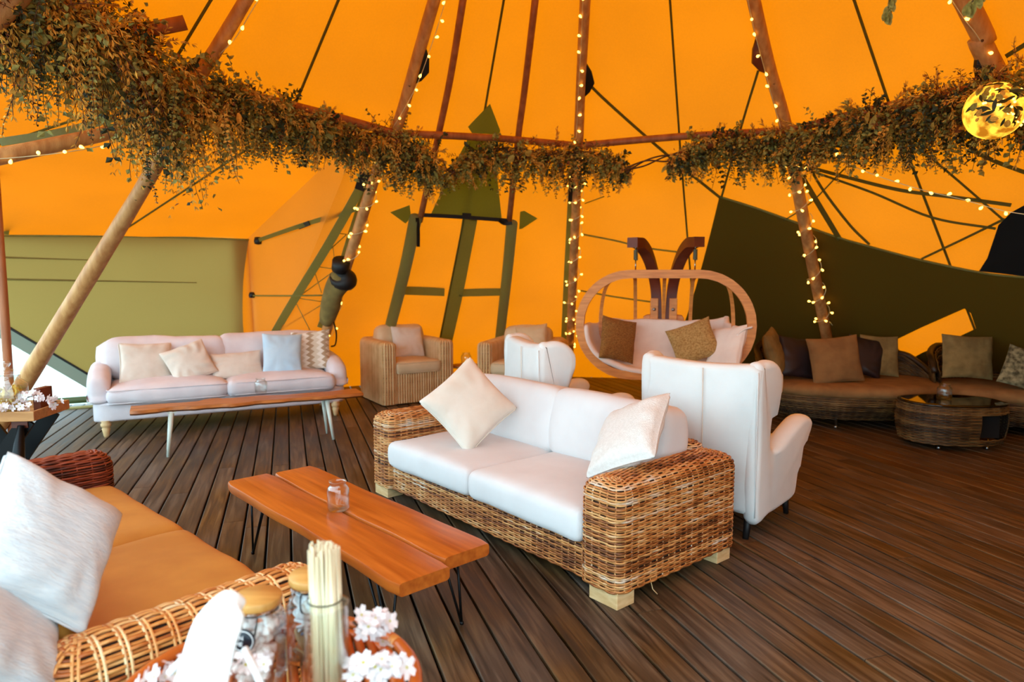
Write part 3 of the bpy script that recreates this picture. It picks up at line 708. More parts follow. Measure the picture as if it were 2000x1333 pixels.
# ------------------------------------------------------------------ straps, cords and door
def strap(name, label, pts, wd, mat, off=.08, cat='strap', ys=None, thick=.004, parent=None, kind=None):
    P = [(CV(x, y, off) if ys is None else D(x, y, ys[k])) for k, (x, y) in enumerate(pts)]
    m = MB(); up = None
    m.tube(spline(P, 6) if len(P) > 2 else [P[0].lerp(P[1], k / 8) for k in range(9)], 1, 4, flat=(wd / 2, thick / 2 * 1.5), up=None) if wd <= .012 else None
    if wd > .012:
        Q = spline(P, 6) if len(P) > 2 else [P[0].lerp(P[1], k / 8) for k in range(9)]
        rings = []
        for k, p in enumerate(Q):
            t = (Q[min(k + 1, len(Q) - 1)] - Q[max(k - 1, 0)]).normalized(); n = (EYE - p).normalized(); n = (n - t * n.dot(t)).normalized(); b = t.cross(n)
            h = wd / 2; rings.append([p + b * h + n * thick, p - b * h + n * thick, p - b * h - n * thick, p + b * h - n * thick])
        m.loft(rings, True, True)
    o = m.build(name, mat, parent, wd <= .012)
    if parent is None: tag(o, label, cat)
    return o
strap('strap', 'olive strap with buckle from the khaki wall corner to the bag pole', [(506, 469), (600, 437), (705, 406)], .05, M_STRIP, off=.12)
o = strap('strap_buckle', None, [(583, 444), (604, 436)], .055, M_BLACK, off=.13); tag(o, 'dark buckle on the olive strap above the khaki wall end', 'buckle')
strap('cord', 'thin cord from the khaki wall edge to the hanging bag', [(492, 578), (570, 578), (648, 577)], .02, M_STRIP, off=.10, cat='cord')
for q in ((506, 469), (491, 577)):
    pass
t = thing('toggle', 'black toggle on the top corner of the khaki wall', 'toggle', CV(504, 471, .1)); m = MB(); m.lathe([(0, -.05), (.045, -.04), (.055, 0), (.04, .05), (0, .055)], 12); m.build('knob', M_BLACK, t)
t = thing('toggle', 'black toggle halfway down the khaki wall edge', 'toggle', CV(492, 577, .1)); m = MB(); m.lathe([(0, -.04), (.035, -.035), (.045, 0), (.03, .04), (0, .045)], 12); m.build('knob', M_BLACK, t)
# storm brace: two straps with a net between, left of the bag pole
sb = thing('storm_brace', 'olive webbing brace with a fine net left of the bag pole', 'strap', CV(716, 345, .1))
def sb_add(name, pts, wd, mat, off): o = strap(name, None, pts, wd, mat, off=off, parent=sb); o.location = -sb.location
sb_add('strap', [(714, 350), (640, 480), (560, 610), (515, 690)], .1, M_STRIP, .05); sb_add('strap', [(722, 350), (690, 445), (660, 540), (625, 640)], .075, M_STRIP, .07)
sb_add('black_cap', [(716, 335), (704, 372)], .13, M_BLACK, .10)
netp = [((650, 455), (677, 458)), ((648, 460), (654, 516)), ((677, 458), (610, 520)), ((610, 520), (655, 526)), ((612, 524), (628, 572)), ((652, 530), (586, 578)), ((575, 582), (632, 590)), ((578, 592), (605, 645)), ((628, 596), (545, 645)), ((540, 648), (618, 655))]
for a, b in netp: sb_add('net_cord', [a, b], .009, M_STRIP, .03)
# free straps
STR = [('strap across the orange roof from the middle pole to the dark wall corner', [(1146, 160), (1190, 203), (1300, 300), (1406, 386)], .045), ('strap from the right pole down to the dark wall corner', [(1481, 138), (1450, 240), (1409, 386)], .035),
       ('slack upper strap fanning right from the light pole', [(1562, 322), (1660, 348), (1760, 372), (1860, 385), (1975, 401)], .05), ('lower strap fanning right from the light pole', [(1560, 326), (1700, 375), (1820, 425), (1945, 447)], .035),
       ('strap running from the light pole down to the wall hem', [(1576, 318), (1610, 375), (1660, 440), (1698, 478)], .04), ('broad olive strap close behind the light pole', [(1566, 345), (1596, 395), (1640, 468)], .08),
       ('cord crossing behind the straps toward the light pole', [(1730, 270), (1660, 320), (1585, 395), (1530, 432)], .022), ('strap slanting across the right canvas below the garland', [(1764, 265), (1850, 335), (1962, 432)], .03),
       ('dark strap under the glowing globe', [(1900, 295), (1950, 318), (2010, 340)], .05), ('strap rising from the wall hem to the black gap', [(1800, 506), (1880, 468), (1962, 428)], .035),
       ('strap in the top right corner of the canvas', [(1965, 110), (2010, 82)], .05)]
for l, p, wd in STR: strap('strap', l, p, wd * .68, M_STRAP, off=.10)
strap('cord', 'upper dark cord behind the swing seat arms', [(1138, 458), (1200, 470), (1260, 484), (1335, 494)], .022, M_STRIP, cat='cord'); strap('cord', 'lower dark cord behind the swing seat ring', [(1134, 568), (1200, 580), (1285, 592)], .022, M_STRIP, cat='cord')
strap('cord', 'thin cord tied beside the middle fairy light pole down to the swing', [(1142, 398), (1180, 384)], .012, M_STRIP, cat='cord')
o = strap('strap', 'olive strap running down just left of the middle light pole', [(1118, 340), (1112, 450), (1106, 560), (1100, 690)], .08, M_STRIP, off=.2); strap('strap', 'black upper end of the strap beside the middle pole', [(1121, 322), (1115, 395)], .07, M_BLACK, off=.22)
strap('strap', 'grey strap lying above the level left pole', [(0, 278), (120, 258), (225, 230)], .06, M_STRIP, ys=[5.3, 5.6, 5.8]); strap('strap', 'olive strap dropping from the level left pole to the wall', [(36, 318), (24, 390), (12, 458)], .05, M_STRIP, ys=[7.5, 7.8, 8.2])
# door in the back wall
door = tag(link('door_1', None), 'closed arrow-topped olive tent door in the back wall', None, None, 'structure')
def cpatch(name, poly, mat, off=.07, parent=door):
    c = (sum(p[0] for p in poly) / len(poly), sum(p[1] for p in poly) / len(poly)); pts = [CV(x, y, off) for x, y in poly]; n = len(pts)
    V = pts + [p + (p - EYE).normalized() * .012 for p in pts]; F = [tuple(range(n))[::-1], tuple(range(n, 2 * n))] + [(i, (i + 1) % n, n + (i + 1) % n, n + i) for i in range(n)]
    link(name, rawmesh(name, V, F, False), mat, parent)
cpatch('arrow_patch', [(957, 203), (977, 255), (974, 263), (963, 262), (922, 260), (914, 248), (925, 236)], M_PATCH)
cpatch('door_flap', [(919, 262), (962, 262), (980, 428), (965, 432), (900, 428), (842, 418), (880, 335)], M_PATCH, .055)
cpatch('arrow_patch', [(762, 415), (800, 401), (803, 425), (792, 437)], M_PATCH); cpatch('arrow_patch', [(1014, 448), (1016, 414), (1024, 412), (1050, 427), (1020, 447)], M_PATCH)
def doorstrip(name, pts, wd, mat, off): strap(name, None, pts, wd, mat, off=off, parent=door)
doorstrip('centre_strip', [(918, 428), (905, 500), (890, 580), (866, 690)], .18, M_STRIP, .05)
doorstrip('cross_strap', [(790, 567), (868, 570)], .12, M_STRIP, .04); doorstrip('cross_strap', [(896, 572), (980, 570)], .11, M_STRIP, .04)
def ptube(name, pts, r, mat, off, parent, label=None):
    m = MB(); m.tube(spline([CV(x, y, off) for x, y in pts], 5), r, 12); return m.build(name, mat, parent)
ptube('door_pole', [(905, -5), (880, 150), (855, 270), (820, 432)], .035, M_THINPOLE, .14, door); ptube('door_pole', [(1046, -5), (1024, 180), (1012, 270), (994, 436)], .035, M_THINPOLE, .14, door)
ptube('pole_sleeve', [(812, 425), (790, 530), (758, 655)], .075, M_STRIP, .16, door); ptube('pole_sleeve', [(1000, 436), (990, 540), (974, 680)], .07, M_STRIP, .16, door)
doorstrip('black_bar', [(820, 420), (880, 423), (940, 427), (992, 431)], .045, M_BLACK, .16); doorstrip('label_patch', [(903, 419), (920, 420)], .035, M_BLACK, .18)
doorstrip('dangling_strap', [(815, 426), (817, 455), (817, 482)], .04, M_BLACK, .26); doorstrip('dangling_strap', [(974, 430), (985, 437), (1000, 436)], .04, M_BLACK, .26)

# ------------------------------------------------------------------ fairy lights
bm_ = MB(); bm_.lathe([(.004, -.016), (.006, -.012), (.012, .0), (.0125, .010), (.009, .017), (.0, .019)], 8); BULB = rawmesh('bulb', bm_.V, bm_.F); BULB.materials.append(M_BULB)
def lights(label, path, spacing=.15, wire=.0035, jitter=.02, bulb_scale=1.0):
    P = [Vector(p) for p in path]; t = thing('string_lights', label, 'fairy lights', P[0], 0, None)
    m = MB(); m.tube([p - P[0] for p in P], wire, 5); m.build('wire', M_SOCKET, t)
    acc = spacing * .5; rs = random.Random(len(label))
    for a, b in zip(P[:-1], P[1:]):
        l = (b - a).length
        while acc < l:
            q = a.lerp(b, acc / l); d = Vector((rs.uniform(-1, 1), rs.uniform(-1, .3), rs.uniform(-.9, .5))).normalized()
            o = link('bulb', BULB, None, t, q + d * (.012 + .016) - P[0]); o.rotation_mode = 'QUATERNION'; o.rotation_quaternion = d.to_track_quat('Z', 'Y'); o.scale = (bulb_scale,) * 3
            acc += spacing
        acc -= l
    return t
def spiral(i, py0, py1, turns, r=.085, ph=0):
    a, b = pole_at_py(i, py0), pole_at_py(i, py1); P = []; n = turns * 14
    src = [p for p in spline(PATHS[i], 4) if min(a.z, b.z) - .01 <= p.z <= max(a.z, b.z) + .01]; src.sort(key=lambda p: -p.z)
    for k in range(int(n) + 1):
        x = k / n * (len(src) - 1); j = min(int(x), len(src) - 2); c = src[j].lerp(src[j + 1], x - j); u = (src[-1] - src[0]).normalized()
        e1 = Vector((1, 0, 0)); e1 = (e1 - u * e1.dot(u)).normalized(); e2 = u.cross(e1); th = 2 * math.pi * turns * k / n + ph
        P.append(c + e1 * r * math.cos(th) + e2 * r * math.sin(th))
    return P
lights('fairy lights wound around the pole with the hanging bag', [pole_at_py(2, 258) + Vector((.02, -.1, 0))] + spiral(2, 285, 690, 9), .115)
lights('fairy lights wound around the middle upright pole', [pole_at_py(3, 290) + Vector((0, -.1, 0))] + spiral(3, 330, 680, 11), .115)
lights('fairy lights wound around the pole before the dark wall', [pole_at_py(4, 280) + Vector((0, -.12, 0))] + spiral(4, 310, 640, 9, .09), .12)
def dropline(pts, i0): return spline([on_ray_near_line(x, y, PATHS[i0][0], PATHS[i0][-1]) + Vector((0, -.09, 0)) for x, y in pts], 8)
lights('straight string of fairy lights up the right of the bag pole', dropline([(878, -10), (850, 80), (815, 175), (770, 255)], 2), .17)
lights('straight string of fairy lights up the middle pole', dropline([(1137, -10), (1133, 100), (1127, 200), (1124, 285)], 3), .17)
lights('straight string of fairy lights up the left of the dark wall pole', dropline([(1450, -10), (1470, 80), (1500, 190), (1520, 260)], 4), .17)
lights('string of fairy lights beside the thick pole above the globe', dropline([(1832, -10), (1868, 45), (1895, 80), (1928, 138)], 5), .17)
lights('string of fairy lights up the pale slanting pole', dropline([(525, -10), (497, 35), (470, 80), (440, 112)], 1), .2)
lights('string of fairy lights under the level left pole', spline([D(-60, 314, 4.75), D(20, 309, 4.9), D(110, 300, 5.05), D(180, 289, 5.25), D(225, 278, 5.4)], 8), .16)
lights('sagging string of fairy lights running right to the black gap', spline([D(1620, 300, 6.6), D(1690, 335, 6.3), D(1790, 368, 6.0), D(1880, 390, 5.7), D(1960, 412, 5.5), D(2040, 424, 5.3)], 8), .15)
# tied bag on the pole
bp = pole_at_py(2, 575); u2 = (pole_at_py(2, 540) - pole_at_py(2, 600)).normalized(); b0 = pole_at_py(2, 622)
bg_ = thing('cloth_bag', 'rolled olive cloth bag tied to the pole with black top', 'bag', b0)
def baxis(pts): return [(on_ray_near_line(x, y, PATHS[2][0], PATHS[2][-1]) + Vector((0, -.08, 0))) - b0 for x, y in pts]
m = MB(); P = spline(baxis([(640, 628), (648, 600), (655, 570), (668, 548), (674, 535)]), 5); m.tube(P, [.09, .1, .115, .12, .125, .13, .135, .135, .13, .13, .13, .135, .14, .145, .15, .15, .145, .14, .13, .12, .1][:len(P)], 14, flat=(1, .85)); m.build('bag_body', mk('olive_bag', (130, 110, 58), (108, 90, 44), 8, .9, .2, 30), bg_)
m = MB(); P = spline(baxis([(672, 552), (675, 540), (672, 528)]), 5); m.tube(P, [.15, .155, .16, .16, .15, .14, .12, .1, .09, .085, .08], 14); m.build('black_top', M_BLACK, bg_)
m = MB(); P = baxis([(668, 527), (670, 510)]); m.tube(P, .1, 14); m.build('black_band', M_BLACK, bg_)
m = MB(); P = baxis([(650, 612), (640, 618)]); m.tube(spline(baxis([(633, 605), (640, 614), (655, 614)]), 5), .014, 8); m.build('tie_cord', M_BLACK, bg_)
m = MB(); m.tube(spline(baxis([(652, 618), (660, 650), (658, 672), (650, 676)]), 6), .01, 6); m.build('loose_strap', M_BLACK, bg_)

# ------------------------------------------------------------------ garlands
def leafmesh(l, wd, curl=.15, round_=False):
    n = 5; V = []; F = []
    for k in range(n + 1):
        t = k / n; hw = wd / 2 * (math.sin(math.pi * min(1, t * .96 + .04)) ** (.55 if round_ else .8)); z = -curl * l * t * t
        V += [(-hw, t * l, z + hw * .25), (0, t * l, z), (hw, t * l, z + hw * .25)]
    for k in range(n):
        a = k * 3; F += [(a, a + 1, a + 4, a + 3), (a + 1, a + 2, a + 5, a + 4)]
    return V, F
LEAFS = []
for k, (l, wd, rd, mi) in enumerate([(.085, .055, True, 0), (.11, .04, False, 0), (.075, .05, True, 1), (.12, .035, False, 2), (.07, .045, True, 3)]):
    V, F = leafmesh(l, wd, .2, rd); me = rawmesh('leaf', V, F); me.materials.append(M_LEAF[mi]); LEAFS.append(me)
def garland(label, axis, radii, nsprig, nleaf, seed, droop=.35, dens=1.0, hue=(3, 4, 1.2, 1.6), small=1.0):
    rs = random.Random(seed); A = spline(axis, 10); n = len(A); c0_ = A[0]
    t = thing('garland', label, 'garland', c0_)
    rad = [float(np.interp(k / (n - 1), np.linspace(0, 1, len(radii)), radii)) for k in range(n)]
    tw = MB()
    for k in range(5):
        tw.tube([A[i] - c0_ + Vector((math.sin(i * .5 + k * 2), math.cos(i * .43 + k * 1.7), math.sin(i * .37 + k))) * rad[i] * .25 for i in range(n)], .007, 5)
    V4 = [[] for _ in range(4)]; F4 = [[] for _ in range(4)]
    def put(mi, pos, d, up, l, wd, simple=True):
        d = d.normalized(); s_ = d.cross(up); s_ = s_.normalized() if s_.length > 1e-5 else Vector((1, 0, 0)); nrm = s_.cross(d)
        b = len(V4[mi]); m_ = pos + d * l * .5
        V4[mi] += [pos, m_ + s_ * wd / 2 + nrm * wd * .15, pos + d * l - nrm * l * .1, m_ - s_ * wd / 2 + nrm * wd * .15]
        F4[mi].append((b, b + 1, b + 2, b + 3))
    for k in range(nsprig):
        i = rs.randrange(n); r_ = rad[i]; c = A[i]
        ax = (A[min(i + 1, n - 1)] - A[max(i - 1, 0)]).normalized()
        out = Vector((rs.gauss(0, 1), rs.gauss(0, .7), rs.gauss(-.25, .9))); out = (out - ax * out.dot(ax) * .3).normalized()
        kind = rs.choices(range(4), hue)[0]
        ln = r_ * rs.uniform(.5, 1.25); hang = rs.random() < droop * (1.6 if math.sin(i * 1.9 + seed) > .35 else .45)
        if hang: out = (out * .45 + Vector((0, 0, -1))).normalized(); ln = r_ * rs.uniform(.9, 2.0)
        p = c + Vector((rs.gauss(0, .3), rs.gauss(0, .3), rs.gauss(0, .22))) * r_; q = p; dirn = out; st = 7 if kind != 1 else 10; pts = [p - c0_]
        lf = {0: .045, 1: .042, 2: .045, 3: .032}[kind] * rs.uniform(.8, 1.3) * small
        for s_ in range(st):
            dirn = (dirn + Vector((rs.gauss(0, .12), rs.gauss(0, .12), -.10 if hang else -.05))).normalized(); q = q + dirn * ln / st; pts.append(q - c0_)
            for side in range(2 if kind != 1 else 3):
                a = Vector((rs.gauss(0, 1), rs.gauss(0, 1), rs.gauss(0, 1))).cross(dirn).normalized(); dl = a + dirn * (1.6 if kind == 1 else .5)
                put(kind, q - c0_, dl, Vector((rs.gauss(0, 1), rs.gauss(0, 1), 1)), lf, lf * (.75 if kind in (0, 2) else .28))
        if k % 2 == 0: tw.tube(pts, .0022, 3, caps=False)
    for k in range(nsprig // 11):                                     # long hanging eucalyptus sprigs
        i = rs.randrange(n); r_ = rad[i]; q = A[i] + Vector((rs.gauss(0, .5) * r_, rs.gauss(0, .4) * r_, -.35 * r_)); dirn = Vector((rs.gauss(0, .35), rs.gauss(0, .25), -1)).normalized(); ln = r_ * rs.uniform(.9, 1.6); st = int(ln / .024) + 2; pts = [q - c0_]; kd = rs.choice((0, 0, 2, 1))
        for s_ in range(st):
            dirn = (dirn + Vector((rs.gauss(0, .07), rs.gauss(0, .07), -.02))).normalized(); q = q + dirn * .024; pts.append(q - c0_); lf = lerp(.042, .018, s_ / st) * small
            a = Vector((math.cos(s_ * 1.3), math.sin(s_ * 1.3), 0)).cross(dirn).normalized()
            for sd in (-1, 1): put(kd, q - c0_, a * sd + dirn * .35, Vector((rs.gauss(0, .4), -1, .5)), lf, lf * .8)
        tw.tube(pts, .0022, 3, caps=False)
    for k in range(int(nsprig * 7 * dens)):                           # body of the bunch
        i = rs.randrange(n); r_ = rad[i]; p = A[i] + Vector((rs.gauss(0, .34), rs.gauss(0, .34), rs.gauss(-.08, .30))) * r_
        put(rs.choices(range(4), hue)[0], p - c0_, Vector((rs.gauss(0, 1), rs.gauss(0, 1), rs.gauss(-.3, 1))), Vector((rs.gauss(0, 1), rs.gauss(0, 1), rs.gauss(0, 1))), rs.uniform(.02, .05) * small, rs.uniform(.012, .03) * small)
    tw.build('twigs', M_TWIG, t)['kind'] = 'stuff'
    allV = []; allF = []; idx = []
    for mi in range(4):
        b = len(allV); allV += V4[mi]; allF += [tuple(x + b for x in f) for f in F4[mi]]; idx += [mi] * len(F4[mi])
    me = rawmesh('foliage', allV, np.array(allF), False, idx)
    o = link('foliage', me, M_LEAF, t); o['kind'] = 'stuff'
    for k in range(nleaf):
        i = rs.randrange(n); r_ = rad[i]; d = Vector((rs.gauss(0, 1), rs.gauss(-.5, .7), rs.gauss(-.5, .8))).normalized(); p = A[i] + d * r_ * rs.uniform(.5, 1.05) + Vector((0, 0, -.1 * r_))
        o = link('leaf', rs.choices(LEAFS, (4, 3, 3, 1.2, .8))[0], None, t, p - c0_); o.rotation_euler = (rs.uniform(-1.6, .8), rs.uniform(-1, 1), rs.uniform(0, 6.28)); s_ = rs.uniform(.7, 1.25) * small; o.scale = (s_, s_, s_)
    return t
garland('large bunch of dried eucalyptus and grasses filling the upper left corner', [D(-60, -50, 3.8), D(70, -5, 4.0), D(190, 55, 4.4), D(285, 140, 4.9), D(325, 225, 5.1)], [.34, .36, .36, .32, .32], 620, 90, 3, .35, 1.2, (3, 5, 1, 1.5))
garland('dried leaf garland hanging from the pale pole joint', [D(330, 205, 5.2), D(420, 195, 5.5), D(500, 205, 5.8), D(590, 240, 6.2), D(640, 255, 6.4)], [.40, .30, .25, .2, .16], 420, 70, 5, .5, 1.0, (4, 3.5, 1, 1.6))
garland('leafy garland around the top of the bag pole', [D(640, 255, 6.5), D(700, 270, 6.8), D(770, 280, 7.0), D(815, 300, 7.1), D(850, 335, 7.15)], [.14, .24, .26, .24, .12], 380, 50, 8, .35, 1.0, (3.5, 3, 1, 2.2))
garland('leafy garland on the tie pole around the middle pole', [D(880, 340, 7.3), D(935, 305, 7.4), D(1010, 300, 7.5), D(1090, 305, 7.6), D(1170, 310, 7.6), D(1225, 335, 7.5)], [.07, .17, .22, .22, .20, .08], 400, 45, 11, .35, 1.0, (3, 3, 1, 2.4))
garland('garland of dried leaves over the right light pole', [D(1310, 322, 7.2), D(1370, 290, 7.1), D(1450, 280, 7.0), D(1530, 280, 6.8), D(1610, 265, 6.5), D(1690, 238, 6.2)], [.08, .18, .20, .21, .21, .2], 480, 55, 14, .35, 1.0, (3, 3, 1.6, 2.4))
garland('thick dried garland curving behind the glowing globe at right', [D(1680, 240, 6.2), D(1770, 225, 5.9), D(1860, 205, 5.6), D(1940, 185, 5.3), D(2060, 165, 5.0)], [.2, .24, .27, .28, .26], 560, 60, 17, .35, 1.1, (2.6, 3, 1.8, 3))
# bare twists of vine between the bunches
for l, p, Y in (('bare twisted vine between the bag pole garland and the door garland', [(838, 330), (862, 318), (872, 336), (885, 332)], 7.25), ('bare twisted vine linking the middle garland to the right garland', [(1222, 332), (1260, 318), (1300, 309), (1345, 300)], 7.4)):
    t = thing('vine', l, 'vine', D(*p[0], Y))
    for k in range(3):
        m = MB(); m.tube(spline([D(x + (k - 1) * 3, y + 7 * math.sin(k * 2 + j * 1.7), Y + .05 * math.sin(k + j)) - t.location for j, (x, y) in enumerate(p)], 8), .009, 5); m.build('twig', M_TWIG, t)
# hanging sprigs close to the camera
for l, pts, Y in (('small leafy sprig hanging in from the top edge', [(1742, -30), (1738, 5), (1732, 30)], 3.2), ('near leafy sprig hanging across the thick pole', [(1925, -40), (1905, -5), (1890, 12)], 2.6)):
    t = thing('leaf_sprig', l, 'sprig', D(*pts[0], Y)); P = spline([D(x, y, Y) - t.location for x, y in pts], 5); m = MB(); m.tube(P, .003, 5); m.build('stem', M_TWIG, t)
    for k, p in enumerate(P[3:]):
        for sd in (-1, 1):
            o = link('leaf', LEAFS[0], None, t, p); o.rotation_euler = (-1.3, .4 * sd, sd * 1.0 + k); o.scale = (.55, .55, .55)
# glowing globe
gl_m = bpy.data.materials.new('lit_globe'); gl_m.use_nodes = True; N = gl_m.node_tree.nodes; L = gl_m.node_tree.links; p = N['Principled BSDF']
vo = N.new('ShaderNodeTexNoise'); vo.inputs['Scale'].default_value = 13; vo.inputs['Detail'].default_value = 5; tc = N.new('ShaderNodeTexCoord'); L.new(tc.outputs['Object'], vo.inputs[0])
cr = N.new('ShaderNodeValToRGB'); cr.color_ramp.elements[0].position = .40; cr.color_ramp.elements[0].color = (.40, .13, .004, 1); cr.color_ramp.elements[1].position = .60; cr.color_ramp.elements[1].color = (1.3, .78, .06, 1); L.new(vo.outputs[0], cr.inputs[0])
L.new(cr.outputs[0], p.inputs['Emission Color']); p.inputs['Emission Strength'].default_value = 1.3; p.inputs['Base Color'].default_value = (.3, .12, .01, 1)
gc = D(1942, 217, 4.95); t = thing('globe_lantern', 'glowing yellow globe lantern nested in the right garland', 'lantern', gc)
m = MB(); m.lathe([(.192 * math.sin(math.pi * k / 18) + .0005, -.192 * math.cos(math.pi * k / 18)) for k in range(19)], 28); m.build('globe', gl_m, t)
for k in range(26):
    rs = random.Random(k + 50); a, b = rs.uniform(-2.6, -.5), rs.uniform(-.7, .7); d = Vector((math.cos(a) * math.cos(b), math.sin(a) * math.cos(b), math.sin(b)))
    o = link('bulb', BULB, None, t, d * .19); o.rotation_mode = 'QUATERNION'; o.rotation_quaternion = d.to_track_quat('Z', 'Y'); o.scale = (.7,) * 3
for k in range(120):
    rs = random.Random(k + 90); a, b = rs.uniform(-2.9, -.2), rs.uniform(-.6, 1.2); d = Vector((math.cos(a) * math.cos(b), math.sin(a) * math.cos(b), math.sin(b)))
    o = link('leaf', LEAFS[(0, 2, 3, 3)[k % 4]], None, t, d * .205); o.rotation_mode = 'QUATERNION'; o.rotation_quaternion = (d + Vector((rs.gauss(0, .3), 0, rs.gauss(0, .3)))).to_track_quat('Z', 'Y') @ Euler((0, 0, rs.uniform(0, 6))).to_quaternion(); s_ = rs.uniform(.4, .8); o.scale = (s_,) * 3

# ================================================================== FURNITURE
def woven_box(name, parent, mat, cx, cy_, a, b, rc, z0, z1, rtop, rowh, stake, seed=0, amp=.004, sub=4, hv=None, hn=.003, srad=.0032, samp=0, pair=False):
    per = 2 * (2 * a + 2 * b) - (8 - 2 * math.pi) * rc; ns_ = max(8, int(round(per / stake / 2)) * 2); nu = ns_ * sub
    rows = max(3, int((z1 - rtop - z0) / rowh)); top = max(2, int((rtop * math.pi / 2 + min(a, b) - rtop) / rowh))
    GR = loop_grid(cx, cy_, a, b, rc, z0, z1, rtop, nu, rows, top)
    return weave(name, GR, mat, parent, True, sub, amp, hv or rowh * .46, hn, srad, seed, stake_amp=samp, pair=pair)
def woven_panel(name, parent, mat, p0, p1, z0, z1, rowh, stake, seed=0, amp=.004, sub=4, hn=.003, srad=.0032, samp=0):
    L_ = math.dist(p0, p1); nu = max(2, int(round(L_ / stake))) * sub + 1
    return weave(name, flat_grid(p0, p1, z0, z1, nu, max(3, int((z1 - z0) / rowh))), mat, parent, False, sub, amp, rowh * .46, hn, srad, seed, stake_amp=samp)
def cush(name, parent, mat, c, d, rot=(0, 0, 0), r=.05, puff=.03, seed=0, wob=.006, side=.012, piping=None):
    o = link(name, cushion_mesh(name, *d, r, puff, 16, wob, seed, side), mat, parent, c, rot)
    if piping:
        for zz in (-1, 1):
            m = MB(); p = rrect(d[0] / 2 + side * .2, d[1] / 2 + side * .2, r, 60); m.tube([(x, y, zz * (d[2] / 2 - r * .35)) for x, y in p], .006, 5, closed=True); m.build('piping', piping, o)
    return o

# ---- main wicker sofa with white cushions
YS = math.atan2(-.767, .642)
t = thing('wicker_sofa', 'big brown wicker sofa with white seat and back cushions on pale wooden blocks', 'sofa', (-.27, 4.163, 0), YS)
for sx, seed in ((1, 3), (-1, 4)):
    woven_box('arm', t, W_MAIN, sx * 1.098, .51, .132, .515, .06, .085, .625, .07, .0118, .05, seed, .0042, 4, None, .0034, .0040, .0004)
woven_panel('front_panel', t, W_MAIN, (-.98, .03), (.98, .03), .085, .27, .0118, .05, 5, .0042, 4, .0034, .0040, .0004)
woven_box('back', t, W_MAIN, 0, .95, 1.02, .075, .06, .085, .66, .06, .011, .05, 6)
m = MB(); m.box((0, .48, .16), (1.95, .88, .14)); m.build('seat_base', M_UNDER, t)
for sx in (1, -1):
    for yy in (.075, .93):
        m = MB(); m.box((sx * 1.12, yy, .05), (.19, .13, .1)); m.build('foot_block', M_BARE, t, False, bevel=.004)
for k, sx in enumerate((-1, 1)):
    cush('seat_cushion', t, M_SOFAWHITE, (sx * .483, .385, .355), (.958, .80, .19), r=.045, puff=.025, seed=20 + k)
for k, sx in enumerate((-1, 1)):
    cush('back_cushion', t, M_SOFAWHITE, (sx * .47, .80, .645), (.96, .20, .46), rot=(R(-9), 0, R(-sx * 1.5)), r=.06, puff=.01, seed=30 + k, side=.035)
m = MB(); m.tube([(1.2, .28, .09), (1.215, .285, .03), (1.235, .30, .005)], .003, 5); m.build('loose_strand', M_BARE, t)
pillow('cream cotton pillow tipped on its corner at the left end of the white wicker sofa', 'pillows on the white wicker sofa', D(916, 792, 4.72), (.30, -.88, .38), R(38), .50, .50, .17, M_PILLOWCREAM, 1, M_PILLOWCREAM)
pillow('white nubbly pillow slumped against the right arm of the white wicker sofa', 'pillows on the white wicker sofa', D(1228, 852, 3.74), (-.62, -.22, .70), R(-52), .48, .46, .17, M_PILLOWWHITE, 2, M_PILLOWWHITE)

# ---- two-plank table with hairpin legs
YT = R(-47.5)
t = thing('coffee_table', 'low orange-stained table of two thick planks on black hairpin legs', 'table', (-.885, 3.51, 0), YT)
def plank_top(x0, x1, y0, y1, z0, z1, seed, parent, mat, rnd=.014, wav=.006, n=26):
    rings = []; rs = np.random.default_rng(seed); k0, k1, k2, k3 = rs.uniform(0, 6, 4)
    for k in range(n + 1):
        x = lerp(x0, x1, k / n); a = y0 + wav * math.sin(x * 4 + k0) + wav * .5 * math.sin(x * 11 + k1); b = y1 + wav * math.sin(x * 3.6 + k2) + wav * .5 * math.sin(x * 9 + k3)
        e = min(k, n - k); 
        if e == 0: a += rnd * .8; b -= rnd * .8
        pr_ = [(a + rnd, z0), (b - rnd, z0), (b - rnd * .3, z0 + rnd * .4), (b, z0 + rnd), (b, z1 - rnd), (b - rnd * .3, z1 - rnd * .3), (b - rnd, z1), (a + rnd, z1), (a + rnd * .3, z1 - rnd * .3), (a, z1 - rnd), (a, z0 + rnd), (a + rnd * .3, z0 + rnd * .3)]
        rings.append([Vector((x, y, z)) for y, z in pr_])
    m = MB(); m.loft(rings, True, True); return m.build('plank', mat, parent, True, sharp=40)
plank_top(-.92, .94, -.275, -.012, .362, .42, 3, t, M_TABLE); plank_top(-.90, .86, .004, .275, .362, .42, 4, t, M_TABLE)
plank_top(-.65, -.55, -.22, .22, .342, .362, 5, t, M_BLACKMETAL, .004, 0, 4); plank_top(.62, .72, -.22, .22, .342, .362, 6, t, M_BLACKMETAL, .004, 0, 4)
for sx in (-1, 1):
    for sy in (-1, 1):
        f = Vector((sx * .74, sy * .20, .006)); m = MB()
        for q in ((sx * .56, sy * .20, .35), (sx * .70, sy * .12, .35), (sx * .68, sy * .22, .35)): m.tube([q, f], .0065, 8)
        m.tube([f + Vector((0, 0, 0)), f + Vector((0, 0, .014))], .010, 8); m.build('hairpin_leg', M_BLACKMETAL, t)
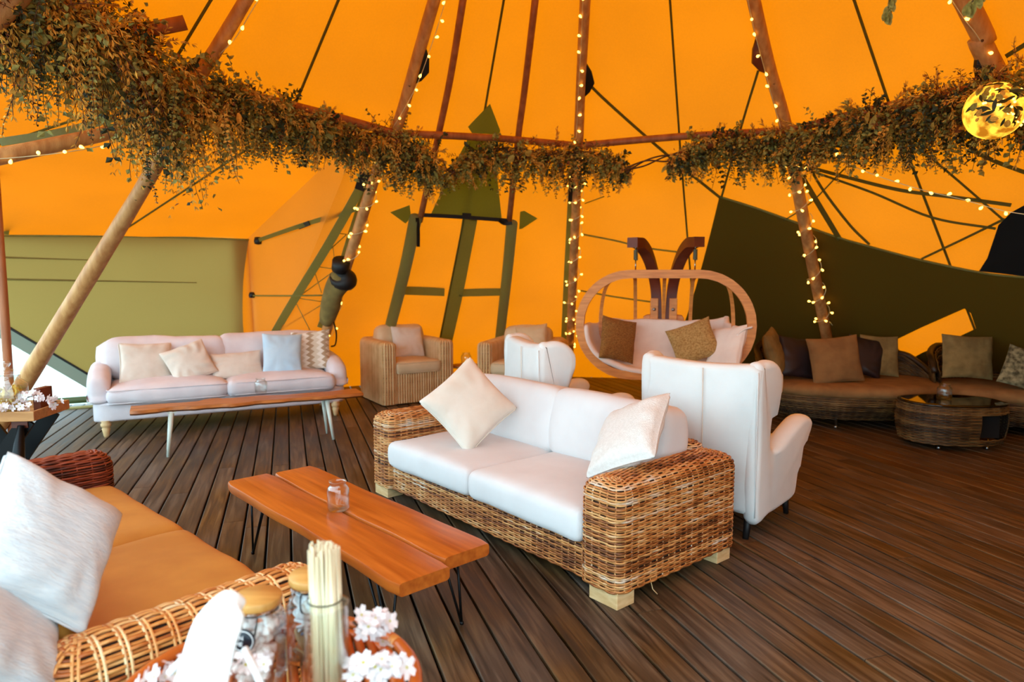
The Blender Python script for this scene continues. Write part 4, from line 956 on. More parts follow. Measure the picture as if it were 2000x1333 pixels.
def ribbed_jar(label, loc, h=.13, r=.05, group=None, scale=1.0):
    t = thing('glass_jar', label, 'jar', loc, 0, group); m = MB(); s_ = h / .13
    prof = [(0, .002), (r * .9, .0), (r, .008 * s_), (r, .09 * s_), (r * .9, .103 * s_), (r * .74, .111 * s_), (r * .72, .122 * s_), (r * .80, .125 * s_), (r * .80, .13 * s_), (r * .70, .13 * s_), (r * .66, .122 * s_), (r * .68, .110 * s_), (r * .84, .100 * s_), (r * .93, .088 * s_), (r * .93, .012 * s_), (0, .008 * s_)]
    m.lathe(prof, 72, (0, 0, 0), (24, .022, .012 * s_, .1 * s_), False); m.build('body', M_GLASS, t); return t
jp = G(661, 996, .42); ribbed_jar('clear ribbed glass jar on the orange plank table', (jp.x, jp.y, .421), .155, .056)

# ---- caramel rattan sofa in front
Y2 = R(137.5)
t = thing('rattan_sofa', 'caramel-cushioned rattan sofa in the near corner, orange wicker arms', 'sofa', (-1.636, 3.30, 0), Y2)
woven_box('near_arm', t, W_ORANGE, -1.16, .42, .115, .46, .10, .05, .56, .10, .0125, .072, 8, .0065, 4, None, .0045, .0050, .004, True)
woven_box('far_arm', t, W_RED, 1.16, .42, .115, .46, .09, .05, .59, .09, .0135, .075, 9, .005, 4, None, .005, .004)
woven_panel('front_panel', t, W_ORANGE, (-1.05, .04), (1.05, .04), .05, .22, .0155, .075, 10, .005, 4, .005, .005)
woven_box('back', t, W_ORANGE, 0, 1.0, 1.1, .08, .07, .05, .78, .07, .017, .08, 11, .005, 4, None, .005, .005)
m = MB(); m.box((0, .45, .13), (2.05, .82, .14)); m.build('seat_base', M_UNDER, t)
for sx in (-1, 1):
    cush('seat_cushion', t, M_CARAMEL, (sx * .525, .36, .31), (1.04, .76, .20), r=.06, puff=.015, seed=40 + sx)
    cush('back_cushion', t, M_CARAMEL, (sx * .525, .83, .60), (1.02, .16, .48), rot=(R(-12), 0, 0), r=.06, puff=.01, seed=44 + sx, side=.03)
for sx in (-1, 1):
    for yy in (.05, .85): m = MB(); m.lathe([(.03, 0), (.035, .05)], 12, (sx * 1.16, yy, 0)); m.build('foot', M_DARKBEAM, t)
pillow('large white ribbed pillow standing on its corner on the caramel sofa', 'pillows on the caramel rattan sofa', D(88, 1060, 2.06), (.80, -.16, .40), R(42), .44, .44, .18, M_PILLOWRIB, 4, M_PILLOWRIB)
pillow('pale pillow at the very left edge behind the white ribbed one', 'pillows on the caramel rattan sofa', D(-12, 1225, 1.84), (.80, .30, .50), R(35), .46, .46, .16, M_PILLOWRIB, 5)

# ---- grey upholstered sofa
YG = math.atan2(.467, .884)
t = thing('upholstered_sofa', 'lilac-grey linen sofa with turned wooden legs under the khaki wall', 'sofa', (-3.07, 7.35, 0), YG)
m = MB(); slab(m, rrect(1.22, .42, .04, 60), .20, .03); o = m.build('base', M_GREYSOFA, t, loc=(0, .46, .26))
for k, sx in enumerate((-1, 1)):
    q = cush('seat_cushion', t, M_GREYSOFA, (sx * .545, .36, .42), (1.10, .80, .18), r=.07, puff=.05, seed=50 + k, wob=.014, piping=M_GREYSOFA)
    cush('back_cushion', t, M_GREYSOFA, (sx * .545, .72, .72), (1.12, .24, .46), rot=(R(-12), 0, R(sx * 1)), r=.09, puff=.02, seed=54 + k, wob=.022, side=.05)
for sx in (-1, 1):
    m = MB(); pr = [(-.35, -.0), (.45, -.0), (.45, .30), (.40, .36), (.22, .37), (-.10, .34), (-.30, .28), (-.37, .2), (-.39, .1)]
    out = [(p.x, p.y) for p in spline([Vector((a, b, 0)) for a, b in pr], 5, True)]
    slab(m, out, .20, .085, lambda a, b, c, sx=sx: Vector((sx * 1.17 + c, .45 + a, .34 + b)), 6); m.build('arm', M_GREYSOFA, t)
m = MB(); slab(m, rrect(1.22, .27, .10, 60), .2, .07, lambda a, b, c: Vector((a, .85 + c + (b + .1) * .10, .64 + b)), 4); m.build('back', M_GREYSOFA, t)
m = MB(); m.tube([(-1.15, -.005, .345), (1.15, -.005, .345)], .006, 5); m.build('piping', M_GREYSOFA, t)
for sx in (-1, 1):
    for yy in (.08, .84):
        m = MB(); m.lathe([(.018, 0), (.026, .02), (.030, .05), (.038, .09), (.030, .10), (.045, .115), (.048, .14), (.036, .155), (.05, .175)], 18, (sx * 1.12, yy, 0)); m.build('turned_leg', M_TURNED, t)
t.scale = (1.04, 1.0, 1.0)
MG = Matrix.Translation((-3.07, 7.35, 0)) @ Matrix.Rotation(YG, 4, 'Z')
def gp(x, y, z): return MG @ Vector((x, y, z))
nG = lambda a, b, c: MG.to_3x3() @ Vector((a, b, c))
GP = 'pillows on the grey sofa'
pillow('plain beige pillow at the left end of the grey sofa', GP, gp(-.78, .43, .70), nG(.12, -.9, .38), R(-3), .52, .46, .15, M_BEIGEP, 11, M_BEIGEP)
pillow('crumpled beige pillow lying over the first on the grey sofa', GP, gp(-.36, .32, .69), nG(-.05, -.88, .46), R(22), .46, .44, .16, M_BEIGEP, 12, wrinkle=.022)
pillow('low oblong beige pillow in the middle of the grey sofa', GP, gp(.13, .33, .635), nG(.02, -.88, .47), R(2), .56, .32, .14, M_BEIGEP, 13)
pillow('pale blue pillow on the right of the grey sofa', GP, gp(.62, .30, .74), nG(-.10, -.92, .36), R(-3), .44, .48, .15, M_BLUEP, 14)
chev = bpy.data.materials.new('zigzag_cloth'); chev.use_nodes = True; N = chev.node_tree.nodes; L = chev.node_tree.links; p = N['Principled BSDF']; p.inputs['Roughness'].default_value = .9
uvn = N.new('ShaderNodeTexCoord'); sx_ = N.new('ShaderNodeSeparateXYZ'); L.new(uvn.outputs['UV'], sx_.inputs[0])
def mth(op, a, b=None, c=None):
    n = N.new('ShaderNodeMath'); n.operation = op
    for k, v in enumerate((a, b, c)):
        if v is None: continue
        if isinstance(v, (int, float)): n.inputs[k].default_value = v
        else: L.new(v, n.inputs[k])
    return n.outputs[0]
zz = mth('PINGPONG', mth('MULTIPLY', sx_.outputs[1], 7.0), .5); vv = mth('FRACT', mth('ADD', mth('MULTIPLY', sx_.outputs[0], 2.6), mth('MULTIPLY', zz, .55)))
cr = N.new('ShaderNodeValToRGB'); cr.color_ramp.interpolation = 'CONSTANT'; e = cr.color_ramp.elements; e[0].color = (*lin((232, 222, 208)), 1); e[1].position = .3; e[1].color = (*lin((176, 148, 118)), 1)
k_ = e.new(.62); k_.color = (*lin((214, 198, 176)), 1); L.new(vv, cr.inputs[0]); L.new(cr.outputs[0], p.inputs['Base Color'])
pillow('beige and white zigzag pillow at the right end of the grey sofa', GP, gp(.97, .44, .75), nG(-.32, -.85, .34), R(4), .46, .50, .14, chev, 15)

# ---- live-edge plank table
t = thing('live_edge_table', 'narrow live-edge wooden plank table on pale legs by the grey sofa', 'table', (-2.53, 6.58, 0), R(26.5))
rings = []; rs = np.random.default_rng(5)
for k in range(41):
    x = lerp(-1.03, 1.06, k / 40); a = -.16 + .022 * math.sin(x * 7) + .016 * math.sin(x * 17 + 1) + .008 * math.sin(x * 41); b = .15 + .03 * math.sin(x * 5 + 2) + .014 * math.sin(x * 14)
    if .52 < x < .62: a += .03
    if -.45 < x < -.25: b += .05
    rings.append([Vector((x, y, z)) for y, z in ((a + .03, .405), (b - .03, .405), (b, .425), (b - .006, .44), (b - .015, .45), (a + .012, .45), (a + .004, .44), (a - .004, .425))])
m = MB(); m.loft(rings, True, True); m.build('live_edge_top', M_LIVE, t, True, sharp=40)
for sx in (-1, 1):
    for sy in (-1, 1): m = MB(); m.tube([(sx * .70, sy * .10, .405), (sx * .745, sy * .15, 0)], [.024, .013], 14); m.build('leg', M_LEGPALE, t)
    m = MB(); m.box((sx * .70, 0, .40), (.08, .24, .01)); m.build('leg_plate', M_LEGPALE, t, False)
q = G(510, 768, .45); ribbed_jar('small clear jar standing on the live-edge table', (q.x, q.y, .451), .15, .06)

# ---- honey rattan armchairs
def tub(label, loc, yaw, seed):
    t = thing('rattan_armchair', label, 'armchair', loc, yaw)
    for sx in (-1, 1): woven_box('arm', t, W_HONEY, sx * .40, .44, .085, .44, .05, .02, .79, .04, .016, .034, seed + sx, .002, 2, None, .003, .0125, .006)
    woven_panel('front_panel', t, W_HONEY, (-.32, .03), (.32, .03), .02, .40, .016, .034, seed + 5, .002, 2, .003, .0125, .006)
    woven_box('back', t, W_HONEY, 0, .86, .45, .08, .05, .02, .80, .04, .016, .034, seed + 7, .002, 2, None, .003, .0125, .006)
    m = MB(); m.box((0, .42, .22), (.62, .76, .34)); m.build('seat_base', M_UNDER, t)
    cush('seat_cushion', t, M_TANSEAT, (0, .36, .47), (.62, .72, .16), r=.05, puff=.02, seed=seed, wob=.008, piping=M_TANSEAT)
    cush('back_cushion', t, M_TANSEAT, (0, .68, .76), (.62, .20, .42), rot=(R(-12), 0, 0), r=.07, puff=.01, seed=seed + 2, wob=.01, side=.03)
    return t
tub('honey rattan armchair nearest the grey sofa, front towards us', (-1.19, 8.74, 0), R(31), 60)
tub('honey rattan armchair mostly hidden by the smaller-looking white wing chair', (.03, 8.50, 0), R(-16), 70)
MA = Matrix.Translation((-1.19, 8.74, 0)) @ Matrix.Rotation(R(31), 4, 'Z'); MBb = Matrix.Translation((.03, 8.5, 0)) @ Matrix.Rotation(R(-16), 4, 'Z')
pillow('cream pillow leaning in the honey rattan armchair by the grey sofa', None, MA @ Vector((.05, .49, .755)), MA.to_3x3() @ Vector((.1, -.9, .35)), R(-4), .46, .44, .16, M_PILLOWCREAM, 21)
pillow('cream pillow in the hidden honey rattan armchair', None, MBb @ Vector((.10, .48, .80)), MBb.to_3x3() @ Vector((0, -.9, .35)), R(8), .44, .42, .16, M_TANSEAT, 22)
# round side table between them
t = thing('side_table', 'small round wooden side table between the rattan armchairs', 'table', (-.62, 9.25, 0), 0)
m = MB(); m.lathe([(0, .40), (.19, .40), (.2, .405), (.2, .43), (.195, .435), (0, .435)], 28, caps=False); m.build('top', M_TRAY, t)
m = MB(); m.lathe([(.17, 0), (.17, .03), (.03, .05), (.03, .40)], 20); m.build('pedestal', M_BLACKMETAL, t)
ribbed_jar('dim glass jar on the small side table between the rattan armchairs', (-.62, 9.22, .436), .17, .07)

# ---- slipcovered wing chairs seen from behind
def wing(label, loc, yaw, seed, sc_=1.0):
    t = thing('wing_chair', label, 'armchair', loc, yaw)             # local -y is the way the chair faces
    prof = [(0, .13), (0, .6), (.01, 1.03), (-.07, 1.09), (-.17, 1.085), (-.25, 1.02), (-.265, .92), (-.235, .80), (-.20, .70), (-.19, .60), (-.21, .545), (-.28, .545), (-.46, .625), (-.62, .68), (-.72, .675), (-.765, .63), (-.75, .57), (-.70, .50), (-.67, .40), (-.635, .28), (-.585, .15), (-.4, .125), (-.2, .118)]
    out = [(p.x, p.y) for p in spline([Vector((a, b, 0)) for a, b in prof], 4, True)]
    for sx in (-1, 1):
        m = MB()
        def f(a, b, c, sx=sx):
            fl = .05 * max(0, -a - .2) * (1 if b > .35 else .4) + (.03 if a < -.05 and b > .75 else 0) * min(1, (-a) / .2)
            thick = 1.35 if (a < -.25 and b > .5) else 1.0
            return Vector((sx * (.365 + fl) + c * thick, .72 + a, b))
        slab(m, out, .10, .045, f, 5); m.build('wing_and_arm', M_WING, t)
    m = MB(); slab(m, rrect(.405, .465, .035, 48), .13, .04, lambda a, b, c: Vector((a * (1 + .03 * b), .66 + c + .02 * b + (.012 * math.sin(b * 9 + a * 4)), .595 + b - .025 * math.cos(a * 3.8) * (1 if b > .3 else 0) + .02)), 4); m.build('back', M_WING, t)
    m = MB(); slab(m, rrect(.35, .29, .03, 40), .25, .02, lambda a, b, c: Vector((a, .36 + b, .26 + c))); m.build('seat_base', M_WING, t)
    cush('seat_cushion', t, M_WING, (0, .30, .45), (.60, .60, .14), r=.05, puff=.02, seed=seed)
    m = MB(); m.tube([(-.06, .731, .20), (-.055, .737, .6), (-.05, .742, 1.03)], .0035, 5); m.build('back_seam', M_BEIGEP, t)
    m = MB(); m.tube([(sx_2 * .40, .728 + .02 * (z - .6), z) for sx_2 in (-1,) for z in (.15, .4, .7, 1.03)], .004, 5); m.build('edge_seam', M_WING, t)
    for sx in (-1, 1):
        m = MB(); m.tube([(sx * .33, .08, .14), (sx * .34, .07, 0)], [.026, .017], 12); m.build('leg', M_BLACK, t)
        m = MB(); m.tube([(sx * .33, .64, .16), (sx * .34, .70, 0)], [.028, .018], 12); m.build('leg', M_BLACK, t)
    t.scale = (sc_, sc_, sc_); return t
wing('white slipcovered wing chair close behind the right arm of the wicker sofa', (1.70, 4.93, 0), R(137), 80, 1.03)
wing('white slipcovered wing chair behind the left back cushion of the wicker sofa', (.79, 5.79, 0), R(109.4), 81, 1.05)

# ---- double hanging swing seat
t = thing('swing_seat', 'double swing seat of bent wood hoops hung from a forked stand', 'swing', (1.53, 6.9, 0), R(-12))
MS = Matrix.Translation((1.53, 6.9, 0)) @ Matrix.Rotation(R(-12), 4, 'Z')
def sp_(x, y, z): return MS @ Vector((x, y, z))
def sup(a, rx, rz, p=2.35): c, s_ = math.cos(a), math.sin(a); return (math.copysign(abs(c) ** (2 / p), c) * rx, math.copysign(abs(s_) ** (2 / p), s_) * rz)
ZC = 1.145
ring = [Vector((x, 0, ZC + z)) for x, z in rrect(.845, .515, .51, 84)]
m = MB(); m.tube(ring, 1, 4, flat=(.042, .042), closed=True, up=(0, 1, 0)); m.build('front_hoop', M_LAMWOOD, t, True, sharp=35)
for x0, xm, dep in ((-.33, -.66, .30), (-.30, -.30, .52), (0, 0, .56), (.30, .28, .52), (.36, .70, .30)):
    P = spline([(x0, .0, ZC + .50), (lerp(x0, xm, .75), dep * .6, ZC + .42), (xm, dep, ZC), (lerp(x0, xm, .8), dep * .75, ZC - .40), (x0, .02, ZC - .50)], 8)
    m = MB(); m.tube(P, 1, 4, flat=(.018, .018), up=(1, 0, 0)); m.build('rib', M_LAMWOOD, t, True, sharp=35)
rg = []
for a in range(0, 25):
    th = math.pi * (-.02 + 1.04 * a / 24); row = []
    for b in range(0, 13):
        ph = lerp(-.06, 1.0, b / 12)                                 # front lip .. back top
        x, z = sup(-th, .785, .45); dep = .48 * math.sin(min(1, max(0, ph)) * math.pi / 2)
        k = math.cos(max(0, ph) * math.pi / 2 * .96)
        row.append(Vector((x * (.55 + .45 * max(k, .62)), dep - (.05 if ph < 0 else 0), ZC + z * (k if abs(z) > 0 else 1) - .04 + .1 * max(0, ph) ** 3)))
    rg.append(row)
V = [v + Vector((0, 0, .008 * math.sin(v.x * 22) + .008 * math.sin(v.y * 18 + v.x * 9))) for r_ in rg for v in r_]; F = [(a * 13 + b, a * 13 + b + 1, (a + 1) * 13 + b + 1, (a + 1) * 13 + b) for a in range(24) for b in range(12)]
o = link('seat_pad', rawmesh('seat_pad', V, F), M_SWINGCUSH, t); sm = o.modifiers.new('thick', 'SOLIDIFY'); sm.thickness = .07; sm.offset = 0; ss = o.modifiers.new('soft', 'SUBSURF'); ss.levels = 1; ss.render_levels = 1
for sx in (-1, 1):
    P = spline([(sx * .075, .60, .55), (sx * .075, .60, 1.25), (sx * .10, .56, 1.58), (sx * .17, .40, 1.84), (sx * .25, .16, 1.965), (sx * .325, -.03, 1.975)], 8); m = MB(); m.tube(P, 1, 4, flat=(.055, .05), up=(1, 0, 0)); m.build('stand_arm', M_DARKBEAM, t, True, sharp=35)
    m = MB(); m.box((sx * .10, .55, .75), (.085, .05, 1.3)); m.build('post_cheek', M_LAMWOOD, t, False, bevel=.006)
    for zz in (1.28, 1.08, .88):
        m = MB(); m.tube([(sx * .10, .53, zz), (sx * .10, .515, zz)], .018, 10); m.build('bolt', M_STEEL, t)
    m = MB(); hel = [(sx * .29 + .02 * math.cos(k * .9), .0 + .02 * math.sin(k * .9), 1.80 + k * .0016) for k in range(64)]; m.tube(hel, .005, 5); m.build('spring', mk('grey_green_spring%d' % sx, (110, 120, 104), None, rough=.4, metal=.5), t)
    m = MB(); m.tube([(sx * .29, 0, 1.90), (sx * .29, .0, 1.955)], .008, 6); m.build('hanging_link', M_STEEL, t); m = MB(); m.tube([(sx * .29, 0, 1.80), (sx * .29, 0, 1.70)], .007, 6); m.build('hanging_link', M_STEEL, t)
m = MB(); slab(m, rrect(.22, .17, .04, 32), .06, .008, lambda a, b, c: Vector((a, .60 + c, 1.05 + b))); m.build('back_board', M_LAMWOOD, t)
m = MB(); m.box((0, .62, .5), (.28, .08, 1.0)); m.build('post', M_DARKBEAM, t, False, bevel=.006)
for q in ((-.75, -.45), (.75, -.45), (-.55, .95), (.55, .95)):
    P = spline([(0, .6, .10), (q[0] * .5, lerp(.6, q[1], .5), .09), (q[0], q[1], .05)], 6); m = MB(); m.tube(P, 1, 4, flat=(.05, .06), up=(0, 0, 1)); m.build('stand_foot', M_DARKBEAM, t, True, sharp=35)
SW = 'pillows in the swing seat'
pillow('brown fluffy pillow on the left of the swing seat', SW, sp_(-.46, .10, .98), (.35, -.9, .28), R(-14), .40, .46, .14, M_FUR, 31)
pillow('straw-coloured rough pillow on the right of the swing seat', SW, sp_(.30, .14, .97), (-.35, -.85, .36), R(22), .46, .42, .15, M_STRAW, 32)
pillow('white pillow with ties slumped at the right end of the swing seat', SW, sp_(.60, .02, .91), (-.85, -.42, .42), R(10), .44, .50, .13, M_SWINGCUSH, 33)
for a in ((-.10, .0), (.10, .05)):
    pass
t2 = thing('cushion_tie', 'pale tie strings trailing at the right end of the swing seat', 'tie', tuple(sp_(.70, -.06, 1.03))); m = MB(); m.tube(spline([(0, 0, .03), (.06, -.02, .09), (.14, -.03, .115)], 5), .012, 6); m.build('upper_tie', M_SWINGCUSH, t2)
m = MB(); m.tube(spline([(.0, -.03, -.07), (-.02, -.05, -.2), (-.03, -.04, -.30)], 5), .018, 6); m.build('lower_tie', M_SWINGCUSH, t2)

# ---- dark rounded wicker loveseats and round table
def ellipse_grid(a, b, prof, nu, p=2.3, arc=(0, 360)):
    th = np.radians(np.linspace(arc[0], arc[1], nu, endpoint=(arc[1] - arc[0] < 360))); out = []
    for f, z in prof:
        c, s_ = np.cos(th), np.sin(th); out.append(np.column_stack([np.sign(c) * np.abs(c) ** (2 / p) * (a + f), np.sign(s_) * np.abs(s_) ** (2 / p) * (b + f), np.full(nu, 0.) + z]))
    return np.array(out)
def loveseat(label, loc, yaw, a, b, seed, hi=.84, flip=1):
    t = thing('wicker_loveseat', label, 'sofa', loc, yaw)
    n = 22; nu = int(2 * math.pi * (a + b) / 2 / .055) * 4
    prof = [(-.16 + .16 * math.sin(min(1, k / (n - 1) * 1.1) * math.pi / 2), .10 + .25 * k / (n - 1)) for k in range(n)]
    weave('base', ellipse_grid(a, b, prof, nu), W_DARK, t, True, 4, .005, .0062, .004, .004, seed)
    n = 34; nu = 4 * 52 + 1; th = np.linspace(-12, 192, nu); out = []
    for k in range(n):
        g = ellipse_grid(a, b, [(0, 0)], nu, 2.3, (-12, 192))[0]
        hgt = np.interp(th if flip > 0 else 180 - th, [-12, 10, 40, 90, 150, 180, 192], [.02, .12, .36, .48, .50, .40, .25]) * (hi / .84)
        v = k / (n - 1); g = g * (1 + .05 * v); g[:, 2] = .34 + hgt * v; out.append(g)
    weave('back', np.array(out), W_DARK, t, False, 4, .005, .0075, .004, .004, seed + 1, uoff=-.0)
    inner = np.array(out) * np.array([.93, .93, 1])
    weave('inner_back', inner[::2, ::-1], W_DARK, t, False, 4, .005, .013, .004, .004, seed + 2)
    m = MB(); top = [(x * 1.05, y * 1.05, z) for x, y, z in out[-1][::4]]; m.tube([(x * .985, y * .985, z + .005) for x, y, z in out[-1][::4]], .035, 8); m.build('rolled_rim', W_DARK, t)
    m = MB(); e = ellipse_grid(a * .97, b * .97, [(-.12, .33), (-.03, .335), (0.03, .37), (.04, .41), (.02, .45), (-.05, .475), (-.2, .485)], 64)
    m.loft([[Vector(p) for p in r_] for r_ in e], True, True); m.build('seat_cushion', M_BROWNP, t)
    for x, y in ((-.3 * a, -.72 * b), (.5 * a, -.6 * b), (-.5 * a, .6 * b), (.5 * a, .6 * b)): m = MB(); m.lathe([(.018, 0), (.018, .03), (.014, .03), (.014, .14)], 10, (x, y, 0)); m.build('leg', M_STEEL, t)
    return t
loveseat('dark rounded wicker loveseat with brown seat pad left of the round table', (3.84, 7.72, 0), R(-6), .98, .64, 90)
loveseat('dark wicker loveseat cut off by the right edge of the photo', (5.46, 7.25, 0), R(-20), .84, .56, 95)
DL = 'pillows on the left dark loveseat'
pillow('tall olive-beige pillow at the left end of the dark loveseat', DL, D(1512, 690, 7.62), (.80, -.55, .25), R(10), .42, .52, .16, M_OLIVEP, 41)
pillow('shiny dark plum pillow left of the brown one', DL, D(1562, 700, 7.72), (.10, -.92, .3), R(-6), .50, .48, .16, M_DARKP, 42)
pillow('square tan-brown pillow in the middle of the dark loveseat', DL, D(1631, 703, 7.46), (-.04, -.95, .28), R(6), .56, .52, .17, M_BROWNP, 43)
pillow('dark plum pillow wedged right of the tan-brown one', DL, D(1688, 697, 7.80), (-.15, -.9, .3), R(-12), .40, .46, .14, M_DARKP, 44)
pillow('dim olive pillow at the right of the dark loveseat', DL, D(1717, 695, 7.82), (-.12, -.93, .25), R(-2), .42, .48, .15, M_OLIVEP, 45)
pillow('upright olive-beige pillow on the cut-off loveseat at right', None, D(1889, 698, 7.35), (-.06, -.95, .22), R(-3), .54, .48, .16, M_OLIVEP, 46)
pillow('mottled patterned pillow at the right edge of the photo', None, D(2003, 722, 6.95), (-.35, -.85, .3), R(-18), .40, .42, .14, M_PATTERNP, 47)
t = thing('round_wicker_table', 'dark oval wicker table with a glass top and an open niche', 'table', (4.27, 6.58, 0), R(-4))
n = 26; nu = 4 * 46; prof = [(-.03 + .035 * math.sin(k / (n - 1) * math.pi * .85), .065 + .365 * k / (n - 1)) for k in range(n)]
gr = ellipse_grid(.47, .34, prof, nu, 2.4); thd = (np.degrees(np.arctan2(gr[0][:, 1], gr[0][:, 0])) % 360)
mask = np.ones((n, nu), bool); mask[4:20, (thd > 288) & (thd < 336)] = False
weave('wicker_body', gr, W_DARK, t, True, 4, .005, .0072, .004, .004, 99, mask)
m = MB(); m.box((.19, -.08, .24), (.30, .24, .25)); m.build('niche', M_SHADEBLACK, t, False)  # black box stands in for the shade inside the open niche
m = MB(); e = ellipse_grid(.47, .34, [(-.05, .425), (-.01, .425), (0, .43), (0, .44), (-.01, .445), (-.05, .445)], 64, 2.4); m.loft([[Vector(p) for p in r_] for r_ in e], True, True); m.build('glass_top', M_DARKGLASS, t)
for x, y in ((-.2, -.2), (.25, .2), (-.25, .2), (.25, -.18)): m = MB(); m.lathe([(.018, 0), (.018, .03), (.014, .03), (.014, .10)], 10, (x, y, 0)); m.build('leg', M_STEEL, t)
q = D(1861, 788, 6.62); ribbed_jar('glass jar standing on the dark oval wicker table', (4.21, 6.60, .446), .15, .065)

# ---- tray table with jar of chips at far left
t = thing('tray_table', 'wooden tray table on black crossed legs at the left edge', 'table', (-3.48, 4.62, 0), R(6))
m = MB(); m.box((0, 0, .70), (.62, .42, .012)); m.build('tray_floor', M_TRAY, t, False)
for s_ in (-1, 1):
    m = MB(); m.box((0, s_ * .21, .725), (.64, .02, .065)); m.build('tray_side', M_TRAY, t, False, bevel=.003); m = MB(); m.box((s_ * .31, 0, .725), (.02, .42, .065)); m.build('tray_side', M_TRAY, t, False, bevel=.003)
for sy in (-1, 1):
    for sx in (-1, 1):
        m = MB(); m.tube([(sx * .24, sy * .15, .69), (-sx * .24, sy * .15, 0.0)], 1, 4, flat=(.05, .012), up=(1, 0, .0)); m.build('cross_leg', M_BLACKMETAL, t, False)
m = MB(); m.box((.2, -.14, .665), (.10, .06, .05)); m.build('corner_block', M_DARKBEAM, t, False)
m = MB(); m.tube([(.22, -.19, .66), (.18, -.2, .35), (.24, -.2, .30)], [.02, .05, .05], 8); m.build('hanging_tongs', M_BLACKMETAL, t)
t = thing('chip_jar', 'square glass jar of yellow dried chips with glass lid', 'jar', (-3.39, 4.56, .707), R(10))
m = MB(); sq = lambda a, z: [Vector((x, y, z)) for x, y in rrect(a, a, .025, 40)]
m.loft([sq(.088, 0), sq(.092, .006), sq(.092, .21), sq(.075, .235), sq(.062, .245), sq(.062, .27), sq(.056, .27), sq(.056, .24), sq(.086, .205), sq(.086, .01)], True, True); m.build('body', M_GLASS, t)
m = MB(); m.lathe([(.072, .272), (.074, .285), (.05, .305), (.018, .318), (.014, .33), (.026, .345), (.026, .362), (.0, .372)], 28); m.build('lid', M_GLASS, t)
cm = MB(); rs = random.Random(3); cv, cf = [], []
for k in range(7): cv += [(lerp(-.5, .5, k / 6), -.2 * math.cos((k / 6 - .5) * 2.4), .12 * math.cos((k / 6 - .5) * 3)), (lerp(-.5, .5, k / 6), .2 * math.cos((k / 6 - .5) * 2.4), .12 * math.cos((k / 6 - .5) * 3) + .03)]
cf = [(2 * k, 2 * k + 2, 2 * k + 3, 2 * k + 1) for k in range(6)]; CHIP = rawmesh('chip', cv, cf); CHIP.materials.append(M_CHIP)
for k in range(120):
    o = link('chip', CHIP, None, t, (rs.uniform(-.06, .06), rs.uniform(-.06, .06), .025 + .165 * rs.random())); o.rotation_euler = (rs.uniform(0, 6), rs.uniform(0, 6), rs.uniform(0, 6)); s_ = rs.uniform(.04, .06); o.scale = (s_, s_, s_)
m = MB(); m.box((-3.24, 4.68, .795), (.05, .13, .17)); tag(m.build('wooden_box', M_DARKBEAM, None, False, bevel=.004), 'dark wooden box beside the jar of chips', 'box')
# ---- artificial blossom
fv, ff = [], []
for k in range(5):
    a = 2 * math.pi * k / 5; d = Vector((math.cos(a), math.sin(a), 0)); s_ = Vector((-math.sin(a), math.cos(a), 0)); b = len(fv)
    fv += [Vector((0, 0, 0)), d * .5 + s_ * .34 + Vector((0, 0, .16)), d * .95 + s_ * .22 + Vector((0, 0, .2)), d * .88 + Vector((0, 0, .25)), d * .95 - s_ * .22 + Vector((0, 0, .2)), d * .5 - s_ * .34 + Vector((0, 0, .16))]
    ff += [(b, b + 1, b + 2, b + 3), (b, b + 3, b + 4, b + 5)]
nf = len(ff); b = len(fv)
for k in range(6): fv.append(Vector((.13 * math.cos(k * 1.047), .13 * math.sin(k * 1.047), .12)))
fv.append(Vector((0, 0, .2))); ff += [(b + k, b + (k + 1) % 6, b + 6) for k in range(6)]
FLOW = rawmesh('blossom', fv, ff, False, [0] * nf + [1] * 6); FLOW.materials.append(M_PETAL); FLOW.materials.append(M_FCORE)
def spray(label, pts, n, size, spread, seed, group=None):
    rs = random.Random(seed); P = spline(pts, 6); t = thing('blossom_spray', label, 'flowers', P[0], 0, group)
    m = MB(); m.tube([p - P[0] for p in P], .004, 5); m.build('stem', M_TWIG, t)
    for k in range(n):
        p = rs.choice(P); d = Vector((rs.gauss(0, 1), rs.gauss(-.5, 1), rs.gauss(.5, .8))).normalized(); q = p + d * spread * rs.uniform(.2, 1)
        o = link('blossom', FLOW, None, t, q - P[0]); o.rotation_mode = 'QUATERNION'; o.rotation_quaternion = d.to_track_quat('Z', 'Y') @ Euler((rs.uniform(-.4, .4), rs.uniform(-.4, .4), rs.uniform(0, 6))).to_quaternion(); s_ = size * rs.uniform(.75, 1.2); o.scale = (s_,) * 3
    return t
spray('white blossom spray lying over the front of the wooden tray', [(-3.58, 4.44, .77), (-3.36, 4.42, .785), (-3.18, 4.46, .79)], 30, .026, .045, 1); spray('white blossom spray reaching past the right corner of the tray', [(-3.30, 4.56, .82), (-3.18, 4.56, .84), (-3.05, 4.54, .80)], 34, .026, .05, 2)

